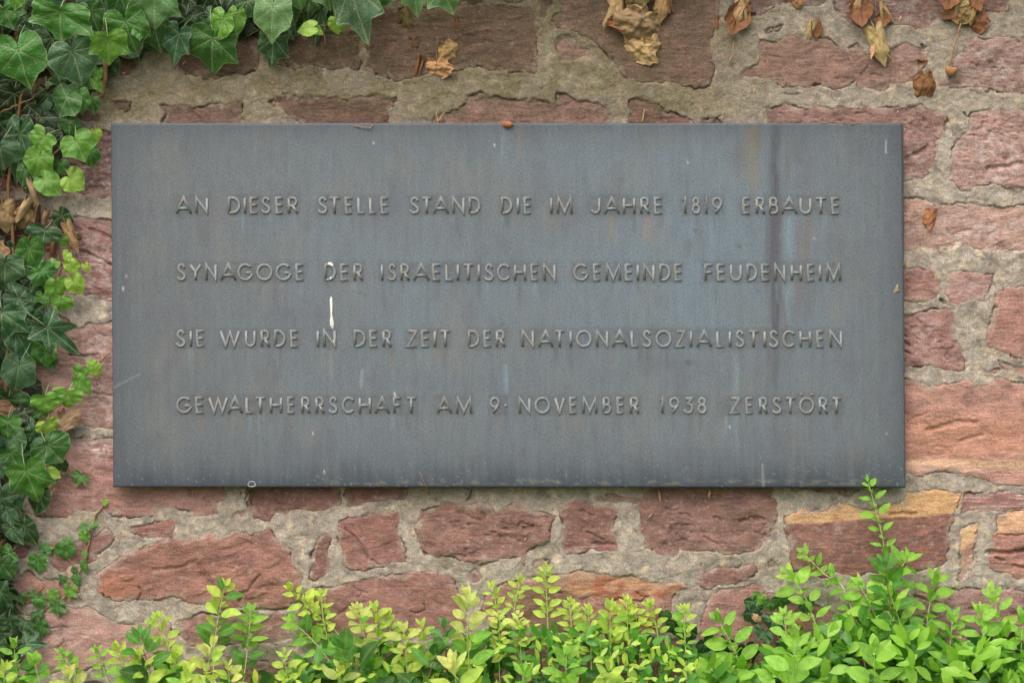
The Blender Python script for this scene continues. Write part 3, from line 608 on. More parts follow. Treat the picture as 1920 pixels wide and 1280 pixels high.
def build_wall():
    step = 2.0
    gx = np.arange(-48, 1968.1, step); gy = np.arange(-48, 1328.1, step)
    GX, GY = np.meshgrid(gx, gy, indexing='ij')
    WX, WY = warp(GX, GY)
    SD = np.full(GX.shape, -60.0)
    PL = lambda X, Y: (X > 232) & (X < 1668) & (Y > 252) & (Y < 892)      # hidden behind the plaque
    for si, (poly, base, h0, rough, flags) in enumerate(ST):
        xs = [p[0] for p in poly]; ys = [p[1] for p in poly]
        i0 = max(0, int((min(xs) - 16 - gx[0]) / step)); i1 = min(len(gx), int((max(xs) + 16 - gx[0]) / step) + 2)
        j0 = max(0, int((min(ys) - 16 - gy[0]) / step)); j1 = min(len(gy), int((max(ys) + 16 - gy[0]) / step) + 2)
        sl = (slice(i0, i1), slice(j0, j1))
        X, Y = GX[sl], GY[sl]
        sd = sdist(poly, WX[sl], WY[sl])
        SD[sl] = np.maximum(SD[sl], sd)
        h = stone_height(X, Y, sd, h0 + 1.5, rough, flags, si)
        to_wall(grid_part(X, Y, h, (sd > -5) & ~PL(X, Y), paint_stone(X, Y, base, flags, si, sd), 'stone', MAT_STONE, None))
    # mortar, laid unevenly over the stone edges
    lip = lip_field(GX, GY)
    m = 4.6 + 2.8 * fbm(GX / 70, GY / 50, 125, 3) + 0.7 * perlin(GX / 19, GY / 16, 128) + 0.55 * perlin(GX / 7, GY / 6, 129) + 0.5 * perlin(GX / 3.7, GY / 3.7, 131)
    m += 0.9 * (sstep(-0.05, 0.03, perlin(GX / 36, GY / 22, 133)) - 0.5)
    m -= crack_field(GX, GY)
    m += 1.0 * sstep(-9, -1, SD - lip) * sstep(0.1, 0.4, perlin(GX / 30, GY / 30, 137))
    m -= (0.55 + 1.5 * sstep(0.0, 0.4, perlin(GX / 40, GY / 34, 139))) * np.clip(SD - lip, 0, 16)
    m -= gap_field(GX, GY, SD - np.maximum(lip, -1.5) - 0.8)
    m -= 1.5 * sstep(-2.5, 0.5, SD - lip) * sstep(0.1, 0.5, perlin(GX / 26, GY / 26, 135))
    to_wall(grid_part(GX, GY, m, (SD < 15) & ~PL(GX, GY), mixa(paint_mortar(GX, GY), (142, 112, 98), 0.6 * sstep(-7, 7, SD + 3 * perlin(GX / 12, GY / 12, 145)) * sstep(-.3, .3, perlin(GX / 24, GY / 20, 146)) * (1 - .6 * stain_shade_masks(GX, GY)[0])), 'mortar', MAT_MORTAR, None))
    # the wall goes on beyond the picture: coarser stones in rough courses
    st = 9.0
    ex = np.arange(-1500, 3421, st); ey = np.arange(-720, 2030, st)
    EX, EY = np.meshgrid(ex, ey, indexing='ij'); EWX, EWY = warp(EX, EY, 1.4)
    ESD = np.full(EX.shape, -60.0)
    rr = random.Random(5); y = 2020
    while y > -720:
        hh = rr.uniform(90, 170); x = -1500 + rr.uniform(-60, 0)
        while x < 3420:
            w = rr.uniform(150, 380)
            x0, x1, y0, y1 = x + 12, x + w - 12, y - hh + 12, y - 12
            x += w
            a0, a1, b0, b1 = -52, 1972, -52, 1332
            if x1 > a0 and x0 < a1 and y1 > b0 and y0 < b1:              # keep clear of the traced stones
                if x0 < a0 - 60: x1 = min(x1, a0)
                elif x1 > a1 + 60: x0 = max(x0, a1)
                elif y0 < b0 - 40: y1 = min(y1, b0)
                elif y1 > b1 + 40: y0 = max(y0, b1)
                else: continue
            j = lambda: rr.uniform(-9, 9)
            poly = [(x0 + j(), y0 + j()), ((x0 + x1) / 2, y0 + j()), (x1 + j(), y0 + j()), (x1 + j(), y1 + j()), ((x0 + x1) / 2, y1 + j()), (x0 + j(), y1 + j())]
            i0 = max(0, int((x0 - 40 - ex[0]) / st)); i1 = min(len(ex), int((x1 + 40 - ex[0]) / st) + 2)
            j0 = max(0, int((y0 - 40 - ey[0]) / st)); j1 = min(len(ey), int((y1 + 40 - ey[0]) / st) + 2)
            sl = (slice(i0, i1), slice(j0, j1)); X, Y = EX[sl], EY[sl]
            if X.shape[0] < 3 or X.shape[1] < 3: continue
            sd = sdist(poly, EWX[sl], EWY[sl]); ESD[sl] = np.maximum(ESD[sl], sd)
            base = rr.choice([RED, PUR, PNK, SAL, BRN, (150, 104, 94)]); sdn = rr.randrange(90)
            h = stone_height(X, Y, sd, rr.uniform(4, 9), 1.0, '', sdn)
            inside = (X > -44) & (X < 1964) & (Y > -44) & (Y < 1324)
            to_wall(grid_part(X, Y, h, (sd > -12) & ~inside, paint_stone(X, Y, base, '', sdn), 'stone', MAT_STONE, None))
        y -= hh
    m = 3.6 + 2.6 * fbm(EX / 60, EY / 45, 125, 3) + 1.7 * perlin(EX / 17, EY / 14, 128) - 1.2 * np.clip(ESD - 2, 0, 12)
    inside = (EX > -38) & (EX < 1958) & (EY > -38) & (EY < 1318)
    to_wall(grid_part(EX, EY, m, (ESD < 22) & ~inside, paint_mortar(EX, EY), 'mortar', MAT_MORTAR, None))
    # core and coping
    mb = MB(); mb.box((0, 0.185, 1.06), (4.9, 0.33, 2.12)); to_wall(mb.build('core', MAT_RUBBLE, None, False))
    x = -2.48
    while x < 2.45:
        w = rr.uniform(0.42, 0.7); w = min(w, 2.49 - x)
        mb = MB(); mb.box((x + w / 2, 0.16, 2.17), (w - 0.012, 0.48, 0.10))
        o = mb.build('coping_slab', MAT_CAP, None, False)
        bv = o.modifiers.new('bevel', 'BEVEL'); bv.width = 0.012; bv.segments = 2
        to_wall(o); x += w
MAT_CAP = plain('coping_sandstone', tuple(lin((140, 100, 88))), 0.92, 0.3, 14)
build_wall()

# ------------------------------------------------------------------ the plaque
YP = -0.034     # front face of the plate
plaque = empty('memorial_plaque', P(955, 913, YP))
tag(plaque, 'long blue grey bronze memorial plaque with four raised lines of German text on the wall', 'plaque')
PINV = Matrix.Translation(plaque.location).inverted()
def to_plaque(o): o.parent = plaque; o.matrix_parent_inverse = PINV; return o
TL, TR, BR, BL = (208, 231), (1692, 231), (1698, 914), (212, 913)

# glyph strokes in a unit box, centre lines; 'o' = closed
def arc(cx, cy, rx, ry, a0, a1, n=16):
    return [(cx + rx * math.cos(R(a0 + (a1 - a0) * i / n)), cy + ry * math.sin(R(a0 + (a1 - a0) * i / n))) for i in range(n + 1)]
def spl(pts, n=4):
    out = []
    for i in range(len(pts) - 1):
        p0 = pts[max(i - 1, 0)]; p1 = pts[i]; p2 = pts[i + 1]; p3 = pts[min(i + 2, len(pts) - 1)]
        for k in range(n):
            t = k / n
            out.append(tuple(0.5 * (2 * p1[c] + (-p0[c] + p2[c]) * t + (2 * p0[c] - 5 * p1[c] + 4 * p2[c] - p3[c]) * t * t + (-p0[c] + 3 * p1[c] - 3 * p2[c] + p3[c]) * t ** 3) for c in (0, 1)))
    return out + [pts[-1]]
GL = {
 'A': [[(0, 0), (.5, 1), (1, 0)], [(.17, .3), (.83, .3)]],
 'B': [[(0, 0), (0, 1)], [(0, 1), (.5, 1)] + arc(.5, .765, .34, .235, 84, -90, 10) + [(0, .53)], [(.3, .53), (.55, .53)] + arc(.55, .265, .43, .265, 84, -90, 10) + [(0, 0)]],
 'C': [arc(.56, .5, .56, .5, 38, 322, 24)],
 'D': [[(0, 0), (0, 1), (.3, 1)] + arc(.3, .5, .7, .5, 84, -84, 16) + [(.3, 0), (0, 0)]],
 'E': [[(1, 1), (0, 1), (0, 0), (1, 0)], [(0, .52), (.96, .52)]],
 'F': [[(1, 1), (0, 1), (0, 0)], [(0, .52), (.9, .52)]],
 'G': [arc(.5, .5, .5, .5, 42, 352, 26), [(.99, .46), (.55, .46)]],
 'H': [[(0, 0), (0, 1)], [(1, 0), (1, 1)], [(0, .5), (1, .5)]],
 'I': [[(.5, 0), (.5, 1)]],
 'J': [[(1, 1), (1, .3)] + arc(.5, .3, .5, .3, -8, -165, 10)],
 'L': [[(0, 1), (0, 0), (1, 0)]],
 'M': [[(0, 0), (.06, 1), (.5, .06), (.94, 1), (1, 0)]],
 'N': [[(0, 0), (0, 1), (1, 0), (1, 1)]],
 'O': [('o', arc(.5, .5, .5, .5, 0, 360 - 12, 29))],
 'R': [[(0, 0), (0, 1)], [(0, 1), (.5, 1)] + arc(.5, .74, .38, .26, 84, -90, 10) + [(0, .48)], [(.42, .48), (1, 0)]],
 'S': [spl([(.90, .80), (.80, .93), (.55, 1), (.28, .94), (.16, .76), (.28, .60), (.58, .48), (.88, .36), (1, .22), (.84, .05), (.5, 0), (.2, .04), (0, .19)], 3)],
 'T': [[(0, 1), (1, 1)], [(.5, 1), (.5, 0)]],
 'U': [[(0, 1), (0, .36)] + arc(.5, .36, .5, .36, 188, 352, 14) + [(1, .36), (1, 1)]],
 'V': [[(0, 1), (.5, 0), (1, 1)]],
 'W': [[(0, 1), (.27, 0), (.5, .9), (.73, 0), (1, 1)]],
 'Y': [[(0, 1), (.5, .48), (1, 1)], [(.5, .48), (.5, 0)]],
 'Z': [[(.06, 1), (1, 1), (0, 0), (1, 0)]],
 '1': [[(0, .84), (.75, 1), (.75, 0)]],
 '8': [('o', arc(.5, .77, .40, .23, 0, 348, 20)), ('o', arc(.5, .27, .5, .27, 0, 348, 22))],
 '9': [('o', arc(.5, .69, .5, .31, 0, 348, 24)), [(.94, .56), (.32, 0)]],
 '3': [[(.1, 1), (.92, 1), (.42, .62)] + arc(.45, .30, .55, .30, 82, -160, 14)],
}
GL['Ö'] = GL['O']
def sweep(pts, closed, hw, ht, V, F, dz):
    """raised rounded stroke; pts in plaque mm (px, py)"""
    prof = [(-1, 0), (-.97, .80), (-.72, .97), (0, 1.0), (.72, .97), (.97, .80), (1, 0)]
    n = len(pts); m = len(prof); base = len(V)
    ring = []
    for i in range(n):
        p = Vector(pts[i])
        a = Vector(pts[(i - 1) % n]) if (i > 0 or closed) else None
        b = Vector(pts[(i + 1) % n]) if (i < n - 1 or closed) else None
        d1 = (p - a).normalized() if a is not None else None; d2 = (b - p).normalized() if b is not None else None
        if d1 is None: d1 = d2
        if d2 is None: d2 = d1
        t = (d1 + d2)
        t = d2 if t.length < 1e-4 else t.normalized()
        nrm = Vector((-t.y, t.x)); c = max(0.38, nrm.dot(Vector((-d1.y, d1.x))))
        off = hw / c
        # cap ends get rounded down a little
        endk = 1.0
        for (u, h) in prof:
            q = p + nrm * (u * off)
            k = (D + YP) / D
            V.append(((q.x - 960) / 1000 * k, YP + 0.0004 - (ht * h * endk + dz * h) / 1000 - (0.0 if h else 0), ZC + (640 - q.y) / 1000 * k))
    seg = n if closed else n - 1
    for i in range(seg):
        for j in range(m - 1):
            a = base + i * m + j; b = base + ((i + 1) % n) * m + j
            F.append((a, b, b + 1, a + 1))
    if not closed:
        F.append(tuple(base + j for j in range(m))); e = base + (n - 1) * m
        F.append(tuple(e + j for j in reversed(range(m))))

def z2(off, sc, s):  # measured letter spans of a magnified strip -> mm
    return [(ch, off + a / sc, off + b / sc) for ch, a, b in s]
ROWS = [
 (369.2, 400.6, z2(300, 3.84, [('A',112,228),('N',255,345),('D',490,580),('I',605,618),('E',645,708),('S',725,797),('E',830,890),('R',920,997),('S',1132,1205),('T',1210,1303),('E',1330,1390),('L',1420,1480),('L',1505,1562),('E',1587,1648),('S',1793,1868)])
   + z2(800, 3.84, [('T',-40,42),('A',46,160),('N',185,272),('D',303,388),('D',535,618),('I',650,664),('E',697,757),('I',890,904),('M',936,1050),('J',1178,1252),('A',1275,1390),('H',1412,1503),('R',1537,1607),('E',1635,1700)])
   + z2(1200, 3.692, [('1',293,325),('8',357,418),('1',443,470),('9',497,570),('E',707,765),('R',800,867),('B',893,960),('A',975,1090),('U',1103,1187),('T',1208,1295),('E',1323,1383)])),
 (494.2, 526.0, z2(300, 3.84, [('S',118,187),('Y',212,300),('N',327,408),('A',433,550),('G',557,672),('O',693,812),('G',832,948),('E',975,1038),('D',1183,1268),('E',1297,1360),('R',1392,1465),('I',1590,1608),('S',1637,1702),('R',1730,1800)])
   + z2(800, 3.84, [('A',-98,20),('E',40,103),('L',133,198),('I',218,232),('T',257,343),('I',368,382),('S',410,483),('C',505,600),('H',628,716),('E',747,808),('N',840,928),('G',1055,1168),('E',1197,1257),('M',1288,1398),('E',1425,1487),('I',1512,1527),('N',1560,1640),('D',1675,1757),('E',1782,1843)])
   + z2(1200, 3.692, [('F',445,510),('E',530,592),('U',623,705),('D',738,812),('E',838,900),('N',930,1005),('H',1043,1122),('E',1155,1213),('I',1240,1253),('M',1287,1390)])),
 (618.4, 650.2, z2(300, 4.8, [('S',140,230),('I',268,288),('E',325,405),('W',538,722),('U',765,862),('R',905,992),('D',1028,1132),('E',1170,1248),('I',1410,1432),('N',1470,1582)])
   + z2(650, 4.8, [('D',65,172),('E',203,280),('R',322,408),('Z',535,637),('E',670,748),('I',785,803),('T',835,940),('D',1092,1197),('E',1230,1305),('R',1343,1430)])
   + z2(950, 4.8, [('N',135,245),('A',280,420),('T',425,527),('I',568,586),('O',622,767),('N',805,912),('A',945,1087),('L',1115,1192),('S',1217,1303),('O',1338,1485),('Z',1515,1610),('I',1650,1667),('A',1705,1850)])
   + z2(1250, 4.8, [('L',445,523),('I',558,578),('S',612,700),('T',730,833),('I',873,890),('S',915,1005),('C',1040,1152),('H',1193,1300),('E',1345,1417),('N',1465,1577)])),
 (743.6, 774.6, z2(300, 4.8, [('G',147,290),('E',318,398),('W',437,612),('A',605,745),('L',768,843),('T',852,955),('H',988,1100),('E',1145,1218),('R',1270,1355),('R',1398,1483),('S',1512,1600),('C',1637,1750),('H',1787,1900)])
   + z2(650, 4.8, [('A',250,388),('F',417,495),('T',530,632),('A',808,950),('M',983,1127),('9',1288,1378),('·',1418,1442)])
   + z2(950, 4.8, [('N',108,215),('O',250,393),('V',428,525),('E',562,633),('M',680,814),('B',863,942),('E',988,1060),('R',1108,1195),('1',1378,1418),('9',1462,1555),('3',1590,1682),('8',1715,1800)])
   + z2(1250, 4.8, [('Z',562,663),('E',707,780),('R',830,912),('S',945,1033),('T',1060,1165),('Ö',1190,1328),('R',1367,1452),('T',1477,1580)])),
]
HW, HT = 2.3, 2.5

def dome(V, F, cx, cy, r, h):
    k = (D + YP) / D; base = len(V); n = 10
    for q, (rr_, hh) in enumerate(((1, 0), (.92, .6), (.55, .92))):
        for i in range(n):
            w = 2 * math.pi * i / n
            V.append(((cx + r * rr_ * math.cos(w) - 960) / 1000 * k, YP + 0.0004 - h * hh / 1000, ZC + (640 - cy - r * rr_ * math.sin(w)) / 1000 * k))
    V.append(((cx - 960) / 1000 * k, YP - h / 1000, ZC + (640 - cy) / 1000 * k))
    for q in range(2):
        for i in range(n):
            j = (i + 1) % n; a = base + q * n
            F.append((a + i, a + j, a + n + j, a + n + i))
    for i in range(n): F.append((base + 2 * n + i, base + 2 * n + (i + 1) % n, base + 3 * n))

def build_plaque():
    # plate: bilinear between its four measured corners, finely gridded in front for its patina
    step = 2.6
    nu, nv = int(1486 / step), int(683 / step)
    u, v = np.meshgrid(np.linspace(0, 1, nu), np.linspace(0, 1, nv), indexing='ij')
    X = (TL[0] * (1 - u) + TR[0] * u) * (1 - v) + (BL[0] * (1 - u) + BR[0] * u) * v
    Y = (TL[1] * (1 - u) + TR[1] * u) * (1 - v) + (BL[1] * (1 - u) + BR[1] * u) * v
    nl = lambda a, b, s, o=3: fbm(X / a, Y / b, s, o)
    c = np.ones(X.shape + (3,)) * lin((101, 110, 117))
    c = mixa(c, (95, 101, 105), 0.75 * sstep(620, 240, X + 60 * nl(120, 200, 201)))
    c = mixa(c, (98, 106, 112), 0.6 * sstep(1540, 1660, X + 20 * nl(60, 60, 202)))
    for cx, cy, rx, ry, a in ((1300, 460, 170, 90, .8), (1200, 300, 200, 70, .6), (1380, 330, 70, 120, .5), (1110, 560, 260, 110, .45), (1330, 590, 120, 60, .6),
                              (1480, 440, 22, 40, .9), (830, 520, 160, 90, .3), (1240, 790, 120, 50, .35), (620, 430, 120, 60, .3), (1520, 620, 60, 100, .3), (940, 290, 26, 60, .4), (760, 640, 60, 90, .25)):
        q = np.exp(-(((X - cx) / rx) ** 2 + ((Y - cy) / ry) ** 2)); c = mixa(c, (108, 128, 142), a * 0.75 * q * (0.75 + 0.5 * nl(16, 50, 205)))
    c = mixa(c, (112, 114, 110), 0.35 * sstep(0.0, 0.45, nl(90, 140, 207)))
    c = mixa(c, (94, 97, 106), 0.45 * sstep(0.05, 0.5, nl(70, 110, 211)))
    st_ = perlin(X / 7, Y / 260, 213) + 0.7 * perlin(X / 17, Y / 340, 214) + 0.4 * perlin(X / 3.6, Y / 120, 215)
    c = c * (1 + 0.05 * st_)[..., None]
    # run-off streaks
    def streak(x0, ya, yb, w, col, a, edge=18):
        xc = x0 + 4.5 * perlin(Y / 90, Y * 0 + x0, 217)
        m_ = a * np.exp(-np.abs((X - xc) / w) ** 2.6) * sstep(ya - 2, ya + 6, Y) * sstep(yb, yb - max(edge, (yb - ya) * 0.5), Y)
        return mixa(c, col, m_ * (0.8 + 0.5 * perlin(X / 4, Y / 40, 219)))
    for a in ((1454, 231, 860, 9.5, (74, 74, 79), .92), (1449, 400, 640, 15, (82, 82, 88), .75), (1411, 231, 420, 11, (120, 114, 98), .7), (1419, 231, 300, 12, (112, 104, 86), .6),
              (1397, 231, 330, 8, (112, 104, 88), .4), (1475, 231, 380, 5, (100, 94, 92), .5), (1513, 400, 620, 6, (104, 92, 92), .5), (1497, 410, 640, 8, (104, 98, 104), .55), (1565, 400, 560, 5, (108,112,116), .3),
              (1474, 560, 700, 5, (100, 94, 96), .7), (1440, 640, 760, 4, (96, 92, 92), .6), (1480, 405, 500, 7, (114, 136, 152), .8), (1476, 540, 620, 5, (112, 134, 148), .7),
              (942, 236, 330, 3, (118, 138, 152), .7), (973, 236, 320, 5, (126, 116, 100), .6), (1010, 231, 290, 6, (96, 98, 104), .5), (1200, 231, 300, 10, (96, 98, 106), .4),
              (1213, 405, 470, 9, (140, 122, 104), .5), (1150, 405, 480, 7, (132, 120, 106), .4), (622, 655, 720, 4, (134, 142, 146), .4), (677, 690, 735, 3, (150, 160, 166), .6),
              (222, 240, 900, 2.5, (118, 140, 150), .35), (949, 680, 760, 4, (120, 142, 158), .6), (1380, 660, 900, 7, (120, 138, 150), .5), (1362, 780, 820, 3, (140, 150, 156), .4),
              (1600, 840, 912, 6, (122, 112, 96), .4), (1618, 830, 912, 4, (122, 112, 96), .35), (1575, 850, 912, 5, (120, 110, 92), .3)):
        c = streak(*a)
    for top, bot, letters in ROWS:
        for ch, a, b in letters:
            for k in range(2):
                if rng.random() < 0.62:
                    x0 = rng.uniform(a, b); L_ = rng.uniform(16, 62)
                    col = rng.choice([(84, 90, 96), (86, 88, 90), (112, 106, 98), (112, 128, 138), (92, 94, 98)])
                    c = streak(x0, bot - 2, bot + L_, rng.uniform(2, 6), col, rng.uniform(.25, .6))
    for top, bot, letters in ROWS:      # darker halo round the raised letters
        for ch, a, b in letters:
            q = np.exp(-(np.clip(np.abs(X - (a + b) / 2) - (b - a) / 2, 0, 99) / 5.0) ** 2 - (np.clip(np.abs(Y - (top + bot) / 2) - (bot - top) / 2, 0, 99) / 5.0) ** 2)
            sel = q > 0.02; cs = c[sel]; c[sel] = cs + (lin((84, 86, 90)) - cs) * (q[sel] * 0.38 * (1 + 0.8 * perlin(X[sel] / 9, Y[sel] / 11, 233)))[:, None]
    # dark weathered border
    dl = np.minimum(X - (TL[0] + (Y - 231) * 0.006), TR[0] + (Y - 231) * 0.009 - X); dt = Y - 231; db = 913.5 - Y
    wob = 12 * perlin(X / 9, Y / 200, 221) + 10 * perlin(X / 60, Y / 60, 223)
    c = mixa(c, (58, 66, 76), 0.92 * np.exp(-(np.clip(db + wob * 0.9, 0, 999) / 46) ** 1.5)); c = mixa(c, (74, 80, 88), 0.7 * np.exp(-(np.clip(dl + wob * .4, 0, 999) / 34) ** 1.3))
    c = mixa(c, (70, 77, 84), 0.7 * np.exp(-np.clip(dt + wob * 0.5, 0, 999) / 30))
    c = mixa(c, (122, 118, 100), 0.5 * np.exp(-((db - 10) / 5) ** 2) * sstep(0.0, 0.4, perlin(X / 22, Y / 8, 225)) * sstep(500, 720, X))
    fl = sstep(0.62, 0.72, perlin(X / 4, Y / 5, 227)) * np.exp(-np.clip(db, 0, 999) / 60); c = mixa(c, (120, 150, 158), fl * .6)
    spots = [(700, 268, 1.4), (231, 541, 2.2), (237, 518, 1.6), (927, 272, 1.5), (525, 228, 1), (1290, 305, 1.6),
             (740, 738, 2), (741, 745, 2.2), (1368, 800, 1.6), (587, 812, 1.4), (608, 884, 1.5), (1526, 447, 1.5), (1662, 812, 1.5)]
    for sx, sy, sr in spots:
        c = mixa(c, (208, 212, 208), 0.7 * np.exp(-(((X - sx) / (sr * .8)) ** 2 + ((Y - sy) / (sr * 1.7)) ** 2)))
    for sx, sy, sr in [(868, 275, 2.6), (926, 341, 2.2), (1500, 303, 3), (942, 608, 4), (1224, 610, 3), (1303, 432, 4), (1386, 462, 5), (516, 440, 3), (1290, 680, 8), (1420, 545, 3), (676, 549, 2.5), (684, 554, 3)]:
        c = mixa(c, (72, 72, 78), 0.6 * np.exp(-(((X - sx) / sr) ** 2 + ((Y - sy) / (sr * .7)) ** 2)))
    sc_ = np.exp(-(ldist([(214, 726), (240, 712), (262, 702)], X, Y) / 1.5) ** 2); c = mixa(c, (150, 156, 160), 0.4 * sc_)
    for ln in ([(1662, 262), (1661, 287)], [(1430, 870), (1431, 912)]): c = mixa(c, (170, 176, 178), 0.6 * np.exp(-(ldist(ln, X, Y) / 1.3) ** 2))
    c = np.clip(c, 0.01, 0.8)
    k = (D + YP) / D
    dish = 0.0005 * fbm(X / 300, Y / 260, 231, 2)
    e_ = np.minimum(np.minimum(dl, dt), db); round_ = 0.0012 * np.clip(1 - e_ / 3.0, 0, 1) ** 2
    V = np.stack([(X - 960) / 1000 * k, YP + dish + round_, ZC + (640 - Y) / 1000 * k], -1)
    a, b = X.shape; idx = np.arange(a * b).reshape(a, b)
    F = np.stack([idx[:-1, :-1], idx[:-1, 1:], idx[1:, 1:], idx[1:, :-1]], -1).reshape(-1, 4)
    V = V.reshape(-1, 3); cols = c.reshape(-1, 3)
    rim = np.concatenate([idx[:, 0], idx[-1, 1:], idx[-2::-1, -1], idx[0, -2:0:-1]])
    back = V[rim].copy(); back[:, 1] = YP + 0.010
    nb = len(V); V = np.concatenate([V, back]); cols = np.concatenate([cols, cols[rim] * 0.6])
    n = len(rim); r2 = np.roll(rim, -1); q = nb + np.arange(n); q2 = np.roll(q, -1)
    F = np.concatenate([F, np.stack([rim, r2, q2, q], -1)])
    me = np_mesh('plate', V, F, True, {'col': cols}); me.materials.append(MAT_PLATE)
    # back skin
    plate = to_plaque(link(bpy.data.objects.new('plate', me)))
    mb = MB(); mb.box((P(955, 572, YP).x, YP + 0.0105, P(955, 572, YP).z), (1.47, 0.001, 0.668)); to_plaque(mb.build('backing', MAT_RUBBLE, None, False))
    for bx, by in ((260, 280), (1645, 280), (262, 870), (1650, 870), (955, 280), (955, 870)):
        p = P(bx, by, YP); mb = MB(); mb.tube([(p.x, YP + 0.011, p.z), (p.x, 0.02, p.z)], 0.008, 12); to_plaque(mb.build('bolt', MAT_RUBBLE, None))
    for ri, (top, bot, letters) in enumerate(ROWS):
        for ch, x0, x1 in letters:
            V, F = [], []
            skew = (x0 - 300) / 1300 * 1.0
            if ch == '·': dome(V, F, (x0 + x1) / 2, 760, 2.6, 2.4)
            else:
                yb = bot - HW + 0.4 + skew; yt = top + HW - 0.4 + skew
                if x1 - x0 < 8 and ch == 'I': xa = xb = (x0 + x1) / 2
                else: xa, xb = x0 + HW, x1 - HW
                if ch in 'AVWMNY': xa, xb = xa - 0.4, xb + 0.4
                for k_, s in enumerate(GL[ch]):
                    closed = isinstance(s, tuple); pts = s[1] if closed else s
                    pp = [(xa + (xb - xa) * p[0], yb + (yt - yb) * p[1]) for p in pts]
                    hw = HW * (1 + 0.05 * rng.uniform(-1, 1))
                    sweep(pp, closed, hw, HT, V, F, 0.07 * k_ + 0.1 * rng.random())
                if ch == 'Ö':
                    dome(V, F, 1502.6, 739.5, 2.5, 2.4); dome(V, F, 1522.6, 739.5, 2.5, 2.4)
            me = bpy.data.meshes.new('letter'); me.from_pydata(V, [], F); me.update()
            me.materials.append(MAT_LETTER)
            import bmesh
            bm = bmesh.new(); bm.from_mesh(me); bmesh.ops.recalc_face_normals(bm, faces=bm.faces); bm.to_mesh(me); bm.free()
            for p_ in me.polygons: p_.use_smooth = len(p_.vertices) == 4
            to_plaque(link(bpy.data.objects.new('letter', me)))
build_plaque()

def blob(name, outline, y0, t, mat, parent=None):
    """thin lump with a traced outline (px) lying on the plane y0"""
    n = len(outline); cx = sum(p[0] for p in outline) / n; cy = sum(p[1] for p in outline) / n
    V = []; F = []
    for s, h in ((1, 0), (0.86, 0.8), (0.4, 1.0)):
        for (x, y) in outline: q = P(cx + (x - cx) * s, cy + (y - cy) * s, y0); V.append((q.x, y0 - t * h, q.z))
    q = P(cx, cy, y0); V.append((q.x, y0 - t * 1.02, q.z))
    for r_ in range(2):
        for i in range(n): j = (i + 1) % n; F.append((r_ * n + i, r_ * n + j, (r_ + 1) * n + j, (r_ + 1) * n + i))
    for i in range(n): F.append((2 * n + i, 2 * n + (i + 1) % n, 3 * n))
    me = bpy.data.meshes.new(name); me.from_pydata(V, [], F); me.materials.append(mat)
    for p in me.polygons: p.use_smooth = True
    return link(bpy.data.objects.new(name, me), parent)
o = blob('bird_dropping', [(620.5,555),(623,559),(623.5,575),(623,590),(625,600),(626.5,606),(625.5,612),(623.5,617),(621,613),(618.5,607),(618.5,601),(620,594),(619,575),(618.5,562)], YP - 0.0002, 0.0014, MAT_WHITE)
tag(o, 'long white bird dropping run dried on the plaque above the word IN', 'dropping')
o = blob('bird_dropping', [(615,492),(620,491.5),(625,495),(626,499),(623.5,500.5),(619,497.5),(615,496.5)], YP - 0.0022, 0.0016, MAT_WHITE)
tag(o, 'small white bird dropping on the top of the letter D in the second line', 'dropping')
o = blob('bird_dropping', [(618,520),(621,519),(622.5,521.5),(621,524),(618,523.5)], YP - 0.0022, 0.0014, MAT_WHITE)
tag(o, 'tiny white dropping dot at the foot of the letter D in the second line', 'dropping')
o = blob('bird_dropping', [(624,638),(626,637),(627.5,641),(627,645),(625,643)], YP - 0.0018, 0.0012, plain('grey_dropping', (0.45, 0.52, 0.50), 0.7, 0.2, 200))
tag(o, 'faint greenish white smear on the letter N of the word IN', 'dropping')
# pale ring left on the lower edge of the plate
mb = MB(); ringp = []
for i in range(25):
    w = 2 * math.pi * i / 24; q = P(472 + 6.6 * math.cos(w) * (1 + .12 * math.sin(3 * w)), 907 + 5.4 * math.sin(w) * (1 + .1 * math.cos(2 * w)), YP); ringp.append((q.x, YP - 0.0001, q.z))
mb.tube(ringp, 0.0008, 5)
o = mb.build('ring_mark', plain('ring_stain', (0.42, 0.48, 0.50), 0.7, 0.2, 200)); tag(o, 'small pale oval ring stuck on the lower edge of the plaque', 'mark')
# ------------------------------------------------------------------ ivy leaf templates
# outline: angle from the tip (deg) -> radius from the petiole junction, tip = 1
OUT = {
 'L': [(0,1),(12,.80),(28,.66),(42,.72),(52,.84),(62,.68),(84,.55),(100,.60),(112,.62),(130,.50),(150,.38),(168,.22),(180,.07)],
 'K': [(0,1),(12,.80),(28,.69),(44,.70),(58,.76),(72,.64),(92,.57),(112,.57),(135,.50),(155,.38),(170,.20),(180,.06)],
 'H': [(0,1),(10,.86),(24,.76),(44,.71),(68,.66),(92,.61),(120,.57),(145,.48),(162,.34),(173,.18),(180,.06)],
 'S': [(0,1),(9,.78),(22,.46),(30,.42),(40,.60),(50,.84),(60,.56),(76,.38),(92,.50),(106,.66),(120,.46),(140,.32),(162,.2),(180,.07)],
 'B': [(0,1),(12,.83),(28,.74),(46,.76),(56,.82),(68,.74),(90,.66),(108,.67),(120,.66),(138,.56),(156,.42),(170,.22),(180,.06)],
}
NATW = {'L': 1.36, 'K': 1.30, 'H': 1.25, 'S': 1.36, 'B': 1.40}
VEINS = {'L': (0, 52, 108), 'K': (0, 56, 112), 'H': (0, 40, 84, 128), 'S': (0, 50, 106), 'B': (0, 54, 112)}

